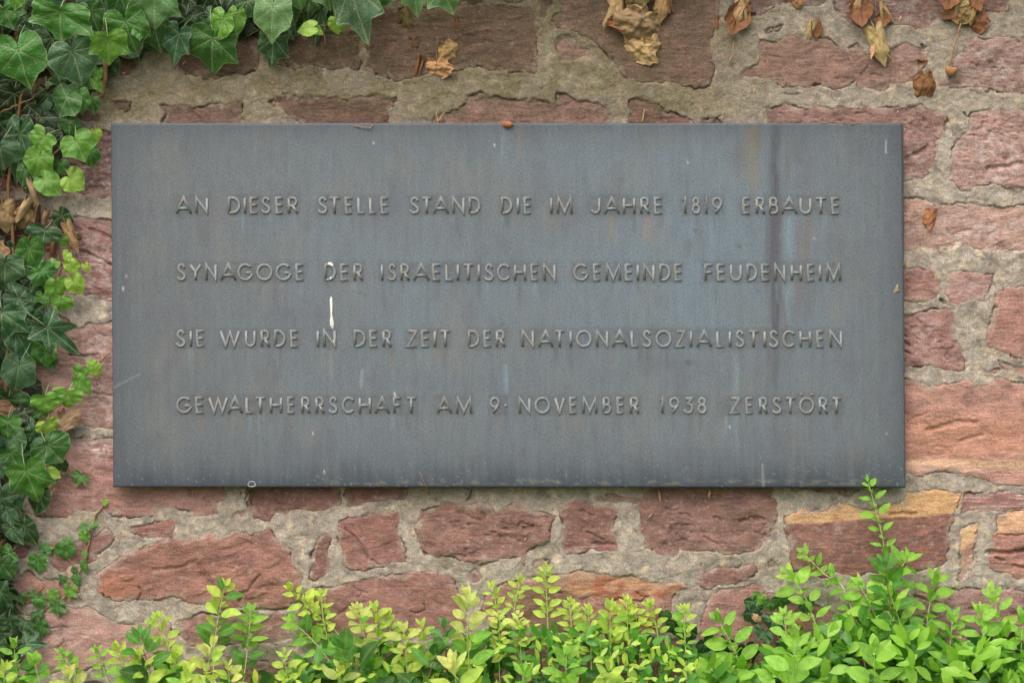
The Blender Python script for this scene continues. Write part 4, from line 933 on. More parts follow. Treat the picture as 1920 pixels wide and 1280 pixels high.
def ivy_template(kind, seed, petiole=0.55):
    r = np.random.RandomState(seed)
    prof = OUT[kind]; aa = np.array([p[0] for p in prof], float); ra = np.array([p[1] for p in prof], float)
    na, nr = 112, 13
    th = np.linspace(-180, 180, na, endpoint=False) + 0.001
    tilt = r.uniform(-4, 4)
    sc = (1 + r.uniform(-.10, .10), 1 + r.uniform(-.10, .10))
    rad = np.where(th < 0, np.interp(np.abs(th), aa, ra) * (1 + (sc[0] - 1) * sstep(8, 50, np.abs(th))), np.interp(np.abs(th), aa, ra) * (1 + (sc[1] - 1) * sstep(8, 50, np.abs(th))))
    rad = rad * (1 + 0.018 * np.interp(th, np.linspace(-180, 180, 40), r.randn(40)))
    t = np.linspace(0, 1, nr + 1)[1:] ** 0.85
    T, TH = np.meshgrid(t, np.radians(th + tilt), indexing='ij')
    RR = T * rad[None, :]
    X = RR * np.sin(TH); Y = RR * np.cos(TH)
    # veins: radial mains with side branches
    vein = np.zeros(X.shape); soft = np.zeros(X.shape)
    segs = []
    for v in VEINS[kind]:
        for sgn in ((1, -1) if v else (1,)):
            a_ = R(v * sgn + tilt); L_ = np.interp(v, aa, ra) * 0.97
            segs.append(((0, 0), (L_ * math.sin(a_), L_ * math.cos(a_)), 0.017 if v == 0 else 0.013))
            for f in (0.30, 0.52, 0.72):
                for s2 in (1, -1):
                    ox, oy = L_ * f * math.sin(a_), L_ * f * math.cos(a_); b_ = a_ + s2 * R(38); l2 = 0.34 * L_ * (1.05 - f)
                    segs.append(((ox, oy), (ox + l2 * math.sin(b_), oy + l2 * math.cos(b_)), 0.0075))
    for (p0, p1, w) in segs:
        d = ldist([p0, p1], X, Y); vein = np.maximum(vein, np.exp(-(d / (w * 0.95)) ** 2) * (1 if w > .01 else .6)); soft = np.maximum(soft, np.exp(-(d / (w * 5)) ** 2) * w / .017)
    ang = np.degrees(TH)
    fold = r.uniform(0.02, 0.16)
    Z = -fold * np.abs(X) * 0 + 0.14 * fold * 0
    dome = r.uniform(-0.16, -0.02)
    Z = dome * (X ** 2 + 0.6 * Y ** 2) + fold * np.abs(X) * np.exp(-np.abs(X)) - 0.014 * soft
    Z += 0.06 * perlin(X * 2.0 + seed, Y * 2.0, 301) + 0.02 * perlin(X * 6 + seed, Y * 6, 302) * T
    Z += 0.05 * T ** 3 * perlin(np.degrees(TH) / 38 + seed, TH * 0 + seed * .7, 303)
    Z -= r.uniform(0.05, .22) * np.clip(Y, 0, 1) ** 2                  # tip droops
    V = [np.array([[0, 0, -0.02]])]; V.append(np.stack([X, Y, Z], -1).reshape(-1, 3)); V = np.concatenate(V)
    idx = 1 + np.arange(nr * na).reshape(nr, na); nx = np.roll(idx, -1, 1)
    F = [(0, int(idx[0, (i + 1) % na]), int(idx[0, i])) for i in range(na)]
    Fq = np.stack([idx[:-1], nx[:-1], nx[1:], idx[1:]], -1).reshape(-1, 4)
    faces = [list(f) for f in F] + Fq.tolist()
    vv = np.concatenate([[1], vein.ravel()]); ee = np.concatenate([[0], (T * np.ones_like(X)).ravel()])
    Vl = V.tolist()
    if petiole > 0:
        mb = MB(); bx = r.uniform(-.25, .25)
        mb.tube([(0, 0.02, -0.015), (bx * .3, -petiole * .3, -.06), (bx, -petiole * .7, -.22), (bx * 1.5, -petiole, -.5)], [.018, .017, .016, .016], 5)
        b = len(Vl); Vl += [list(p) for p in mb.v]; faces += [[b + i for i in f] for f in mb.f]
        vv = np.concatenate([vv, np.full(len(mb.v), .8)]); ee = np.concatenate([ee, np.zeros(len(mb.v))])
    me = bpy.data.meshes.new('leaf'); me.from_pydata(Vl, [], faces)
    me.polygons.foreach_set('use_smooth', [True] * len(me.polygons))
    at = me.attributes.new('vein', 'FLOAT', 'POINT'); at.data.foreach_set('value', vv.astype(np.float32))
    at = me.attributes.new('edge', 'FLOAT', 'POINT'); at.data.foreach_set('value', ee.astype(np.float32))
    me.update(); return me

IVY = {k: [] for k in OUT}
for k in OUT:
    for s in range(4 if k in 'LK' else 3):
        me = ivy_template(k, 17 * s + ord(k)); me.materials.append(MAT_IVY); IVY[k].append(me)

def frame_to(obj, J, T, nhint, len_, width, thick=None):
    """orient a leaf mesh: +Y from J to T, +Z along nhint"""
    y = (T - J).normalized(); x = y.cross(nhint).normalized(); z = x.cross(y).normalized()
    m = Matrix((x, y, z)).transposed().to_4x4()
    th = thick or (len_ + width) / 2
    obj.matrix_world = Matrix.Translation(J) @ m @ Matrix.Diagonal((width, len_, th, 1))

TONE = {  # leaf colours; the deep one also paints shaded gaps inside the ivy
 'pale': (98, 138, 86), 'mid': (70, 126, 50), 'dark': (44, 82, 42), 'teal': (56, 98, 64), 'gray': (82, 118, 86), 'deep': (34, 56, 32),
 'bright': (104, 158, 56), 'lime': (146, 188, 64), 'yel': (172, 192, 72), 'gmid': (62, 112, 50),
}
def set_col(o, tone, j=0.10):
    c = lin(TONE[tone] if isinstance(tone, str) else tone); k = 1 + rng.uniform(-j, j)
    o.color = (float(c[0] * k * (1 + rng.uniform(-.08, .08))), float(c[1] * k), float(c[2] * k * (1 + rng.uniform(-.1, .1))), 1)

def ivy_leaf(parent, jx, jy, tx, ty, W, kind, tone, layer, tip_in=0.35, inv=None):
    """junction and tip in mm on the wall picture; W overall width; layer = depth off the wall (mm)"""
    yj = -layer / 1000
    if parent is ivy: tx, ty, W = jx + (tx - jx) * 1.08, jy + (ty - jy) * 1.08, W * 1.08
    L2 = math.hypot(tx - jx, ty - jy)
    J = P(jx, jy, yj); T0 = P(tx, ty, yj)
    dpt = L2 / 1000 * (tip_in + rng.uniform(-.15, .15))               # the tip leans back to the wall, the face looks up
    down = (ty - jy) / max(L2, 1)
    dy = dpt * (0.35 + 0.65 * down)
    dy = min(dy, max(0.0, layer / 1000 - 0.010))
    T = Vector((T0.x, T0.y + dy, T0.z))
    L3 = (T - J).length
    nh = Vector((rng.uniform(-.25, .25), -1, rng.uniform(0.15, 0.55))).normalized()
    o = bpy.data.objects.new('leaf', rng.choice(IVY[kind]))
    link(o, parent)
    frame_to(o, J, T, nh, L3, W / 1000 / NATW[kind] * (D + yj) / D, (L3 + W / 1000) * .5)
    set_col(o, tone); return o

def fix_parent(root):
    inv = root.matrix_world.inverted() if False else Matrix.Translation(root.location).inverted()
    for ch in [o for o in bpy.data.objects if o.parent == root]:
        ch.matrix_parent_inverse = inv

ivy = empty('ivy', P(-60, 1300, -0.05))
tag(ivy, 'large dark green climbing ivy hanging over the wall at the left and top left', 'ivy')
LV = [
 # top left, drawn back to front
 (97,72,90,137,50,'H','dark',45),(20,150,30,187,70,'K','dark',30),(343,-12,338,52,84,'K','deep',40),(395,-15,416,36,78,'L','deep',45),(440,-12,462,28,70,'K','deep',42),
 (320,6,342,62,70,'K','deep',36),(285,35,298,96,64,'K','gmid',55),(335,64,318,121,62,'L','teal',50),(75,-28,98,18,80,'H','gray',60),(170,20,182,62,50,'H','gmid',55),
 (225,-8,243,51,68,'L','gmid',75),(8,20,22,52,66,'L','mid',62),(32,-8,22,18,30,'H','bright',85),(235,42,246,101,84,'B','mid',80),(112,23,104,74,126,'L','mid',108),
 (136,97,152,157,98,'H','gray',90),(202,74,199,119,72,'L','bright',95),(34,95,44,163,92,'B','mid',105),(289,-15,284,50,100,'L','pale',105),(260,52,282,64,46,'L','mid',72),
 (126,183,104,214,62,'B','gmid',62),(150,178,152,214,36,'K','mid',58),(184,134,178,154,19,'K','bright',44),(178,152,190,172,22,'K','bright',40),(172,188,176,214,26,'K','gmid',36),(60,60,52,112,60,'K','dark',50),(110,120,96,150,50,'K','deep',40),
 (399,72,384,139,98,'L','gmid',58),(444,29,437,70,36,'H','bright',66),(418,36,401,73,58,'H','bright',78),(513,72,506,125,62,'L','teal',46),(540,-4,551,45,46,'H','teal',60),
 (511,14,502,76,70,'B','pale',92),(550,-26,567,15,80,'L','pale',95),(612,-24,623,16,64,'K','pale',88),(600,20,585,86,36,'L','teal',34),(584,52,556,55,30,'H','lime',70),(590,54,606,64,18,'H','lime',66),
 (630,40,633,64,32,'H','lime',62),(655,-24,684,76,88,'L','gray',104),(775,-30,779,31,56,'L','pale',86),(828,-26,847,24,80,'L','pale',90),(712,-22,708,14,64,'H','gmid',60),(640,20,650,50,30,'H','bright',50),
 (480,-10,476,34,60,'K','deep',40),(580,-6,574,34,50,'K','dark',48),(465,2,452,40,44,'K','dark',44),(690,-20,700,20,60,'K','dark',52),
 # left column
 (38,252,27,339,54,'H','teal',48),(0,275,3,318,76,'K','gray',70),(47,318,38,349,28,'H','gmid',50),(83,256,60,285,62,'L','bright',74),(130,228,126,254,44,'K','gmid',48),(142,264,160,300,64,'K','bright',78),
 (179,248,180,268,26,'K','lime',40),(74,294,62,334,54,'K','bright',66),(112,306,106,330,40,'K','gmid',52),(168,286,172,314,36,'K','mid',36),(132,334,157,352,52,'H','lime',60),(84,338,112,364,46,'H','bright',62),
 (115,405,133,442,34,'H','dark',30),(84,432,78,458,66,'K','teal',58),(118,447,110,462,26,'K','bright',36),(55,466,40,520,46,'H','mid',46),(9,493,4,543,82,'K','gray',66),(70,468,74,490,26,'L','mid',38),
 (98,498,96,484,30,'K','bright',46),(76,509,91,538,58,'L','mid',60),(106,531,112,560,44,'K','bright',56),(138,527,150,553,34,'H','lime',50),(133,495,141,516,30,'K','lime',46),(127,476,118,486,22,'H','lime',42),(160,498,166,512,15,'H','yel',34),
 (115,562,113,586,44,'K','bright',46),(79,556,71,580,34,'K','mid',44),(62,540,70,556,30,'K','dark',38),(35,560,86,600,44,'H','teal',44),(60,600,72,636,44,'H','dark',40),(89,614,143,664,84,'S','teal',62),(3,586,-6,638,104,'L','teal',74),(40,575,20,560,50,'K','dark',40),
 (30,622,52,678,54,'H','teal',52),(80,648,75,694,64,'K','mid',46),(88,664,98,695,30,'H','gmid',34),(35,686,23,742,62,'K','gray',60),(84,747,90,774,58,'K','bright',66),(150,714,168,740,30,'K','bright',40),(127,736,124,766,66,'L','bright',58),
 (152,693,152,714,32,'K','bright',42),(176,688,184,706,30,'K','lime',40),(172,678,166,690,18,'H','lime',36),(87,794,96,814,46,'H','lime',50),(75,772,82,784,30,'H','mid',36),(14,790,11,826,56,'L','mid',60),(60,812,76,836,40,'K','dark',42),(28,818,19,861,44,'H','gray',52),
 (89,835,110,869,72,'H','gmid',66),(20,850,35,882,60,'K','mid',46),(-6,870,3,898,30,'K','gray',60),(103,865,100,886,28,'H','dark',32),(116,868,118,888,22,'H','dark',30),(95,885,112,896,22,'H','lime',40),(49,884,66,943,84,'L','mid',78),(10,930,38,965,66,'K','teal',58),(75,925,58,966,44,'H','dark',40),
 (0,935,-6,986,76,'S','teal',62),(12,958,32,996,28,'H','teal',50),(20,990,40,1021,28,'H','teal',46),(45,985,64,1027,34,'H','dark',42),(18,1037,-6,1054,44,'L','mid',46),(5,1058,22,1087,50,'K','gmid',52),(0,1110,29,1161,48,'S','teal',54),(16,1160,21,1187,40,'L','teal',44),(0,1185,8,1206,36,'L','dark',36),
 (48,1165,40,1188,44,'S','teal',42),(50,1206,88,1210,50,'S','teal',40),(8,1130,2,1150,40,'K','dark',36),(-10,1210,0,1240,50,'L','dark',40),
 (10,1000,2,1040,50,'K','deep',34),(-5,1100,-10,1130,50,'K','deep',30),
]
for q in LV: ivy_leaf(ivy, *q)

# inner leaves coloured dark for the shaded gaps, and the mass that hangs out of the picture above and to the left
def edge_x(py):          # right border of the ivy on the left side
    return float(np.interp(py, [0, 60, 110, 150, 230, 260, 360, 420, 560, 640, 700, 760, 860, 920, 980, 1060, 1160, 1260], [860, 560, 300, 170, 150, 150, 110, 100, 110, 80, 80, 110, 80, 70, 40, 24, 30, 60]))
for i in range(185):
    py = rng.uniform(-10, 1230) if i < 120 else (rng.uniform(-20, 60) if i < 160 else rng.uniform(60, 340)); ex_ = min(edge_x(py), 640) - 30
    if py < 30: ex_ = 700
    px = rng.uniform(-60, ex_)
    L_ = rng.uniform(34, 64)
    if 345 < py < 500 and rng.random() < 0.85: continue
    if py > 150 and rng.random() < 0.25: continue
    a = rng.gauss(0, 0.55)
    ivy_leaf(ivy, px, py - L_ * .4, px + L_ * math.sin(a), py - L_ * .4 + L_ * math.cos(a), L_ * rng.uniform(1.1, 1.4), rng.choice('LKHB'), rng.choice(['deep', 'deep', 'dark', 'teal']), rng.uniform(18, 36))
V_, F_ = [], []
def add_simple_leaf(V_, F_, M, n=10):
    b = len(V_); pts = [(0, 1), (.22, .78), (.34, .62), (.62, .52), (.46, .30), (.50, .02), (.22, -.22), (0, -.02)]
    full = pts + [(-x, y) for x, y in reversed(pts[1:-1])]
    for x, y in full: V_.append(tuple(M @ Vector((x, y, -.12 * (x * x + y * y)))))
    V_.append(tuple(M @ Vector((0, .3, .03)))); c = len(V_) - 1
    for i in range(len(full)): F_.append((c, b + (i + 1) % len(full), b + i))
for i in range(2900):  # out-of-view ivy, thickened overhead to shade the top of the wall
    if i < 2350: px = rng.uniform(-420, 1500) if i % 3 else rng.uniform(-420, 760); py = rng.uniform(-620, -30); lay = rng.uniform(20, 330 if py < -90 else 150); lay *= float(np.interp(px, [-400, 560, 900, 1500], [1, .95, .5, .25]))
    if i < 2350 and px > 860: py -= 40
    else: px = rng.uniform(-460, -62); py = rng.uniform(-40, 1300); lay = rng.uniform(20, 130)
    L_ = rng.uniform(38, 70) / 1000; a = rng.gauss(0, .5)
    J = P(px, py, -lay / 1000); y = Vector((math.sin(a), .35, -math.cos(a))).normalized(); nh = Vector((rng.uniform(-.4, .4), -1, rng.uniform(.1, .8)))
    x = y.cross(nh).normalized(); z = x.cross(y); M = Matrix.Translation(J) @ Matrix((x, y, z)).transposed().to_4x4() @ Matrix.Diagonal((L_ * 1.15, L_, L_, 1))
    add_simple_leaf(V_, F_, M)
me = bpy.data.meshes.new('foliage'); me.from_pydata(V_, [], F_); me.materials.append(MAT_IVY)
for p in me.polygons: p.use_smooth = True
o = link(bpy.data.objects.new('foliage', me), ivy); o['kind'] = 'stuff'; set_col(o, 'gmid', 0)

def wig(pts, n=6, amp=2.0):
    out = []
    for (a, b) in zip(pts[:-1], pts[1:]):
        for k in range(n):
            t = k / n; out.append((a[0] + (b[0] - a[0]) * t + rng.uniform(-amp, amp), a[1] + (b[1] - a[1]) * t + rng.uniform(-amp, amp), a[2] + (b[2] - a[2]) * t))
    out.append(pts[-1]); return [P(x, y, -z / 1000) for x, y, z in out]
mb = MB()
for pts, r0 in (([(-30,1290,20),(-10,1100,24),(20,900,22),(10,700,26),(30,520,24),(14,340,26),(40,180,30),(90,40,34),(120,-160,40)], 5),
                ([(-40,240,40),(0,212,44),(50,190,46),(95,160,40)], 2.0), ([(20,520,24),(60,430,30),(90,300,30),(140,250,30),(190,240,18)], 2.4),
                ([(14,700,26),(60,800,24),(110,760,26),(160,700,18),(206,662,6)], 2.2), ([(30,900,20),(80,890,16),(150,888,10)], 1.6),
                ([(300,-100,30),(330,0,28),(400,60,26)], 2.2), ([(590,-60,30),(601,20,26),(610,88,14)], 2.6), ([(600,50,24),(618,46,26),(632,40,30)], 1.2),
                ([(120,-160,40),(260,-60,36),(450,-30,34),(640,-24,32),(840,-40,30)], 4), ([(90,40,34),(60,110,30),(66,170,26),(70,240,24)], 2.4), ([(110,520,26),(128,480,22),(168,494,14)], 1.5),
                ([(20,1100,20),(40,1160,18),(52,1206,16)], 1.8), ([(0,900,22),(40,990,20),(60,1020,14)], 1.6)):
    w_ = wig(pts); mb.tube(w_, [r0 / 1000 * (1 - .55 * i / len(w_)) for i in range(len(w_))], 7)
mb.build('stem', MAT_STEM, ivy)
mb = MB(); w_ = wig([(203,66,44),(200,110,40),(196,150,34),(192,183,22)], 4, .8); mb.tube(w_, [.0052, .0054, .0054, .0052, .005, .0052, .005, .0048, .0048, .0044, .004, .0036, .003], 8); mb.build('stem', MAT_STEM, ivy)
mb = MB()
for i in range(90):                       # tangle of dry rootlets and tendrils against the wall
    py = rng.choice([rng.uniform(200, 560), rng.uniform(200, 560), rng.uniform(640, 900)]); px = rng.uniform(-20, 100 if py < 420 else 70)
    a = rng.uniform(0, 6.28); L_ = rng.uniform(20, 70)
    mb.tube(wig([(px, py, rng.uniform(6, 26)), (px + L_ * .5 * math.cos(a), py + L_ * .5 * math.sin(a), rng.uniform(6, 26)), (px + L_ * math.cos(a + .5), py + L_ * math.sin(a + .5), rng.uniform(4, 16))], 3, 3), rng.uniform(.0004, .0011), 4)
o = mb.build('rootlets', MAT_TWIG, ivy); o['kind'] = 'stuff'
fix_parent(ivy)

# small ivy runner at the lower left
run = empty('ivy_runner', P(60, 1180, -0.01))
tag(run, 'thin young ivy runner with small pointed leaves below the lower left plaque corner', 'ivy')
for q in [(71,1046,70,1079,46,'L','mid',20),(85,1030,90,1014,30,'L','mid',14),(123,1026,123,1055,44,'K','mid',20),(127,1020,127,1002,26,'L','mid',12),(160,986,148,996,24,'L','mid',16),(157,1000,162,1021,26,'L','bright',16),
          (176,984,172,975,16,'K','bright',12),(198,938,196,950,12,'K','lime',12),(158,1036,162,1048,14,'K','bright',12),(157,1056,160,1078,18,'H','mid',14),(140,1066,138,1078,14,'K','gmid',12),(142,1082,147,1100,22,'K','mid',14),
          (118,1082,110,1100,26,'S','gmid',14),(132,1102,126,1126,32,'L','bright',18),(98,1110,105,1134,26,'L','bright',14),(107,1132,106,1158,38,'L','gmid',16),(62,1114,57,1102,22,'L','gmid',12),(37,1118,47,1140,32,'S','mid',16),
          (72,1122,78,1145,32,'L','mid',18),(68,1150,72,1170,30,'L','gmid',16),(62,1180,40,1192,44,'S','teal',18),(75,1172,78,1200,34,'L','mid',18),(14,1158,18,1186,40,'L','teal',18)]:
    ivy_leaf(run, *q, tip_in=.2)
mb = MB()
for pts, r0 in (([(200,936,6),(180,965,9),(168,1010,8),(160,1045,8),(147,1075,8),(140,1100,8),(112,1126,8),(86,1140,8),(60,1160,10),(40,1190,10),(20,1230,12)], 1.5), ([(160,1045,8),(158,1000,9),(150,990,8)], .8),
                ([(86,1140,8),(60,1118,8),(82,1098,6)], 1.0), ([(147,1075,8),(120,1030,8),(90,1025,7),(72,1046,9)], 1.0), ([(60,1160,10),(40,1130,8)], .9)):
    w_ = wig(pts, 4, 1.2); mb.tube(w_, r0 / 1000, 6)
mb.build('stem', MAT_TWIG, run)
for q in ((200, 942, 205, 930), (202, 944, 210, 950), (198, 938, 190, 928)):
    pass
fix_parent(run)
one = empty('ivy_sprig', P(152, 891, -0.01))
tag(one, 'single small three lobed ivy leaf on bare stone beside the lower left plaque edge', 'ivy')
ivy_leaf(one, 152, 892, 140, 912, 46, 'S', 'mid', 16, .1)
mb = MB(); mb.tube(wig([(150,890,12),(130,888,6),(112,890,4)], 4, 1), .0008, 5); mb.build('stem', MAT_TWIG, one); fix_parent(one)

# ivy growing up behind the shrubs, lower right
low = empty('ivy_clump', P(1420, 1260, -0.02))
tag(low, 'dark blue green ivy leaves on the wall among the shrubs at lower right', 'ivy')
for q in [(1412,1128,1420,1162,42,'L','teal',30),(1424,1118,1414,1140,30,'K','bright',34),(1462,1122,1470,1150,44,'L','gmid',40),(1446,1128,1452,1150,34,'K','mid',36),(1408,1148,1420,1176,40,'K','teal',32),(1450,1162,1440,1186,52,'L','teal',34),
          (1432,1184,1420,1200,44,'L','teal',30),(1510,1128,1512,1152,34,'H','gray',26),(1322,1206,1335,1248,50,'L','dark',40),(1345,1240,1330,1275,50,'K','teal',40),(1360,1205,1350,1236,46,'K','dark',36),(1262,1166,1270,1196,40,'L','dark',32),
          (1180,1160,1190,1188,36,'K','dark',30),(1290,1180,1284,1214,40,'K','dark',30),(1246,1150,1250,1172,30,'K','gmid',34),(1400,1215,1410,1250,50,'K','deep',30),(1480,1200,1470,1240,50,'L','deep',30)]:
    ivy_leaf(low, *q)
mb = MB()
for pts in ([(1380,1400,20),(1400,1250,20),(1412,1130,14)], [(1400,1250,20),(1450,1180,20),(1462,1122,16)], [(1380,1400,20),(1320,1240,20),(1262,1166,14)], [(1450,1180,20),(1510,1128,12)]):
    mb.tube(wig(pts, 5, 2), .0018, 6)
mb.build('stem', MAT_STEM, low); fix_parent(low)

# ------------------------------------------------------------------ dry curled ivy leaves hanging at the top and left
def dry_mesh(kind, seed, roll, bend, crump):
    src = IVY[kind][seed % len(IVY[kind])]
    n = len(src.vertices); co = np.empty(n * 3); src.vertices.foreach_get('co', co); co = co.reshape(-1, 3).copy()
    x, y, z = co[:, 0].copy(), co[:, 1].copy(), co[:, 2].copy()
    z = z + crump * perlin(x * 3 + seed, y * 3, 401 + seed) + 0.5 * crump * perlin(x * 7 + seed, y * 7, 421)
    # roll the sides in about the midrib
    th = x * roll * (1 + .5 * perlin(y * 2 + seed, y * 0, 431)); rr_ = 1 / max(abs(roll), 1e-3)
    nx = np.sin(th) * (rr_ * np.sign(roll) if roll < 0 else rr_); nz = (1 - np.cos(th)) * rr_ * np.sign(roll)
    nx = np.where(roll < 0, -nx * -1, nx); nx = np.abs(nx) * np.sign(x) * np.where(np.abs(th) < math.pi, 1, 1)
    x2 = nx; z2_ = z + nz
    # bend the tip over
    ph = np.clip(y, 0, 2) * bend; br = 1 / max(abs(bend), 1e-3)
    y2 = np.where(y > 0, np.sin(ph) * br * (1 if bend > 0 else -1), y); z3 = z2_ + np.where(y > 0, (1 - np.cos(ph)) * br * np.sign(bend), 0)
    if bend < 0: y2 = np.where(y > 0, np.abs(np.sin(ph)) * br, y)
    me = src.copy(); me.name = 'dry_leaf'; me.vertices.foreach_set('co', np.stack([x2, y2, z3], -1).ravel()); me.update()
    me.materials.clear(); me.materials.append(MAT_DEAD); return me
DRY = [dry_mesh('L', 0, -2.2, -0.5, .05), dry_mesh('K', 1, -1.1, -0.9, .07), dry_mesh('L', 2, -1.6, 0.7, .06), dry_mesh('H', 0, -3.4, -.4, .04), dry_mesh('B', 1, -0.6, -.4, .09), dry_mesh('L', 1, -1.2, -.9, .09), dry_mesh('K', 2, -2.8, .6, .05)]
TAN = [(190, 160, 104), (176, 148, 92), (164, 136, 84), (186, 148, 92), (150, 132, 78)]
RUST = [(168, 96, 52), (150, 84, 44), (176, 112, 66)]
def dry_leaf(parent, jx, jy, tx, ty, W, v, col, lay, flip=False):
    o = bpy.data.objects.new('dry_leaf', DRY[v]); link(o, parent)
    J = P(jx, jy, -lay / 1000); T = P(tx, ty, -lay / 1000 + .004); L3 = (T - J).length
    nh = Vector((rng.uniform(-.4, .4), 1 if flip else -1, rng.uniform(-.1, .5)))
    frame_to(o, J, T, nh, L3 * 1.12, W / 1000 / 1.0, (L3 + W / 1000) * .5); g_ = sum(col) / 3
    set_col(o, tuple(min(235, (c_ + (g_ * k_ - c_) * .45) * 1.06) for c_, k_ in zip(col, (1.16, .97, .85))), .05); return o
def sprig(name, label, cat, leaves, stalk=None, group=None, base=None):
    e = empty(name, P(leaves[0][0] if leaves else base[0], leaves[0][1] if leaves else base[1], -0.01)); tag(e, label, cat, group)
    for q in leaves: dry_leaf(e, *q)
    if stalk:
        mb = MB()
        for pts, r_ in stalk: mb.tube(wig(pts, 4, .8), r_ / 1000, 5)
        mb.build('stalk', MAT_TWIG, e)
    fix_parent(e); return e
sprig('dry_ivy_sprig', 'biggest hanging bunch of dry tan ivy leaves, above the middle of the plaque', 'dry leaves',
  [(1204,88,1185,112,54,4,(184,156,100),20),(1222,76,1232,98,34,0,(184,158,104),18),(1160,6,1166,52,34,0,(184,162,112),30),(1146,26,1134,55,20,3,(182,160,110),24),(1164,34,1164,58,42,1,(160,100,62),22,True),
   (1192,6,1190,46,36,2,(188,160,108),26),(1204,38,1190,82,68,4,(158,132,88),34),(1190,-24,1192,20,42,4,(122,108,58),36),(1246,-12,1236,42,40,0,(178,146,86),30),(1250,0,1262,24,18,3,RUST[0],22)],
  [([(1196,-60,20),(1200,0,22),(1204,38,30)], .9), ([(1250,-50,16),(1246,-12,26)], .8)])
sprig('dry_ivy_sprig', 'two flat dry ochre ivy leaves near the top centre left of the big tan bunch', 'dry leaves',
  [(838,90,858,118,38,5,(182,142,84),14),(828,108,838,126,22,2,(172,118,66),10),(818,122,818,150,44,4,(186,142,86),16),(840,86,862,92,18,3,RUST[2],12)],
  [([(842,60,4),(838,90,12)], .5), ([(822,60,4),(818,120,12)], .5)])
sprig('dry_ivy_leaf', 'olive brown curled dry leaf in the shade right of the ivy above the plaque', 'dry leaf', [(758,28,770,60,24,0,(120,110,56),14),(752,30,744,52,14,3,(104,88,46),10)])
sprig('dry_ivy_leaf', 'small rolled rust brown leaf on the mossy stone at the top', 'dry leaf', [(856,44,862,70,14,3,RUST[1],10)])
sprig('dry_ivy_leaf', 'dull brown leaf pressed on the mossy stone above two ochre leaves', 'dry leaf', [(774,82,774,108,20,4,(112,74,44),8)])
sprig('dry_ivy_leaf', 'narrow rolled brown leaf pointing down beside the two ochre leaves', 'dry leaf', [(784,118,776,154,11,3,RUST[1],12),(791,120,784,146,7,3,(150,110,60),12)])
sprig('dry_ivy_leaf', 'folded tan and rust dry leaf hanging on a stalk, first right of the biggest bunch', 'dry leaf',
  [(1392,10,1378,50,32,0,(186,160,106),24),(1388,22,1360,64,42,1,(186,132,84),16,True),(1396,14,1402,54,14,3,(180,160,96),20)], [([(1388,-30,10),(1389,0,18),(1392,10,22)], .9)])
sprig('dry_ivy_leaf', 'tiny rolled rust leaf left of the folded tan leaf near the top edge', 'dry leaf', [(1345,40,1345,66,11,3,RUST[0],10)])
sprig('dry_ivy_leaf', 'small crumpled dry leaf below a fine dark stalk on the upper mortar', 'dry leaf', [(1524,48,1511,80,22,0,(176,154,96),14),(1530,48,1532,76,20,2,RUST[2],10,True)], [([(1534,20,4),(1535,34,6),(1528,48,12)], .7)])
sprig('dry_ivy_leaf', 'small bent tan leaf tip at the top edge between two stones', 'dry leaf', [(1498,0,1486,18,20,5,(178,132,76),14),(1474,-8,1474,6,10,3,RUST[0],12)])
sprig('dry_ivy_leaf', 'tan leaf with a rust red underside hanging at the top, left of the thin strand', 'dry leaf', [(1612,-8,1606,26,28,0,(186,166,104),26),(1614,8,1609,54,38,1,(172,104,66),18,True)])
sprig('dry_ivy_leaf', 'two narrow rolled dry leaves hanging beside the thin strand at the top', 'dry leaf', [(1652,10,1653,42,13,3,(184,164,108),22),(1660,14,1678,40,12,3,(182,160,100),20),(1656,30,1652,52,24,1,RUST[2],14,True)], [([(1640,-30,8),(1646,0,12),(1652,12,20)], .6)])
sprig('dry_ivy_leaf', 'large tan dry leaf dangling on a long thin strand over the reddish stone', 'dry leaf', [(1644,66,1660,122,42,0,(190,172,108),28),(1640,70,1634,110,18,6,(196,156,108),22),(1662,100,1677,116,6,3,(176,160,100),20)], [([(1640,-40,8),(1642,20,14),(1644,68,26)], .5)])
sprig('dry_ivy_sprig', 'dark crumpled bunch of rust and olive dry leaves, top right, with a long stalk', 'dry leaves',
  [(1786,-16,1766,20,36,1,RUST[1],24,True),(1796,-6,1796,30,14,3,(182,160,96),30),(1806,6,1812,28,26,5,(176,160,92),28),(1812,20,1800,44,30,4,(146,122,62),26),(1790,16,1792,46,40,2,(160,104,60),20),(1828,-8,1832,24,26,1,RUST[0],22,True),(1808,-20,1814,8,26,5,RUST[2],24),
   (1826,26,1820,48,16,3,(160,140,84),30),(1836,34,1832,64,28,4,(160,98,66),18)],
  [([(1800,-50,14),(1798,0,20),(1802,44,22)], .8), ([(1802,44,20),(1792,80,16),(1786,100,14),(1780,124,16)], 1.7)])
e = blob('seed_knob', [(1772,124),(1782,127),(1793,126),(1794,134),(1787,143),(1777,144),(1773,134)], -0.010, 0.012, plain('knob_brown', tuple(lin((158, 112, 76))), .85, .3, 90))
tag(e, 'rough brown knob at the foot of the long hanging stalk, top right', 'knob')
sprig('dry_ivy_leaf', 'cupped rust brown pointed leaf hanging just above the upper right plaque corner', 'dry leaf', [(1732,152,1726,200,38,1,(146,92,44),16),(1730,148,1738,164,22,5,(170,134,66),14)], [([(1740,120,4),(1734,138,8),(1731,152,14)], .4)])
sprig('dry_ivy_leaf', 'small folded rust scrap caught on fine threads right of the dangling tan leaf', 'dry leaf', [(1728,113,1745,114,10,3,(160,84,52),10)], [([(1740,96,4),(1736,114,8),(1726,132,4)], .4)])
sprig('dry_ivy_leaf', 'crumpled orange brown scrap stuck to the stone right of the first text line', 'dry leaf', [(1746,402,1740,432,24,2,(172,108,66),12),(1750,388,1746,404,5,3,(186,140,90),8)])
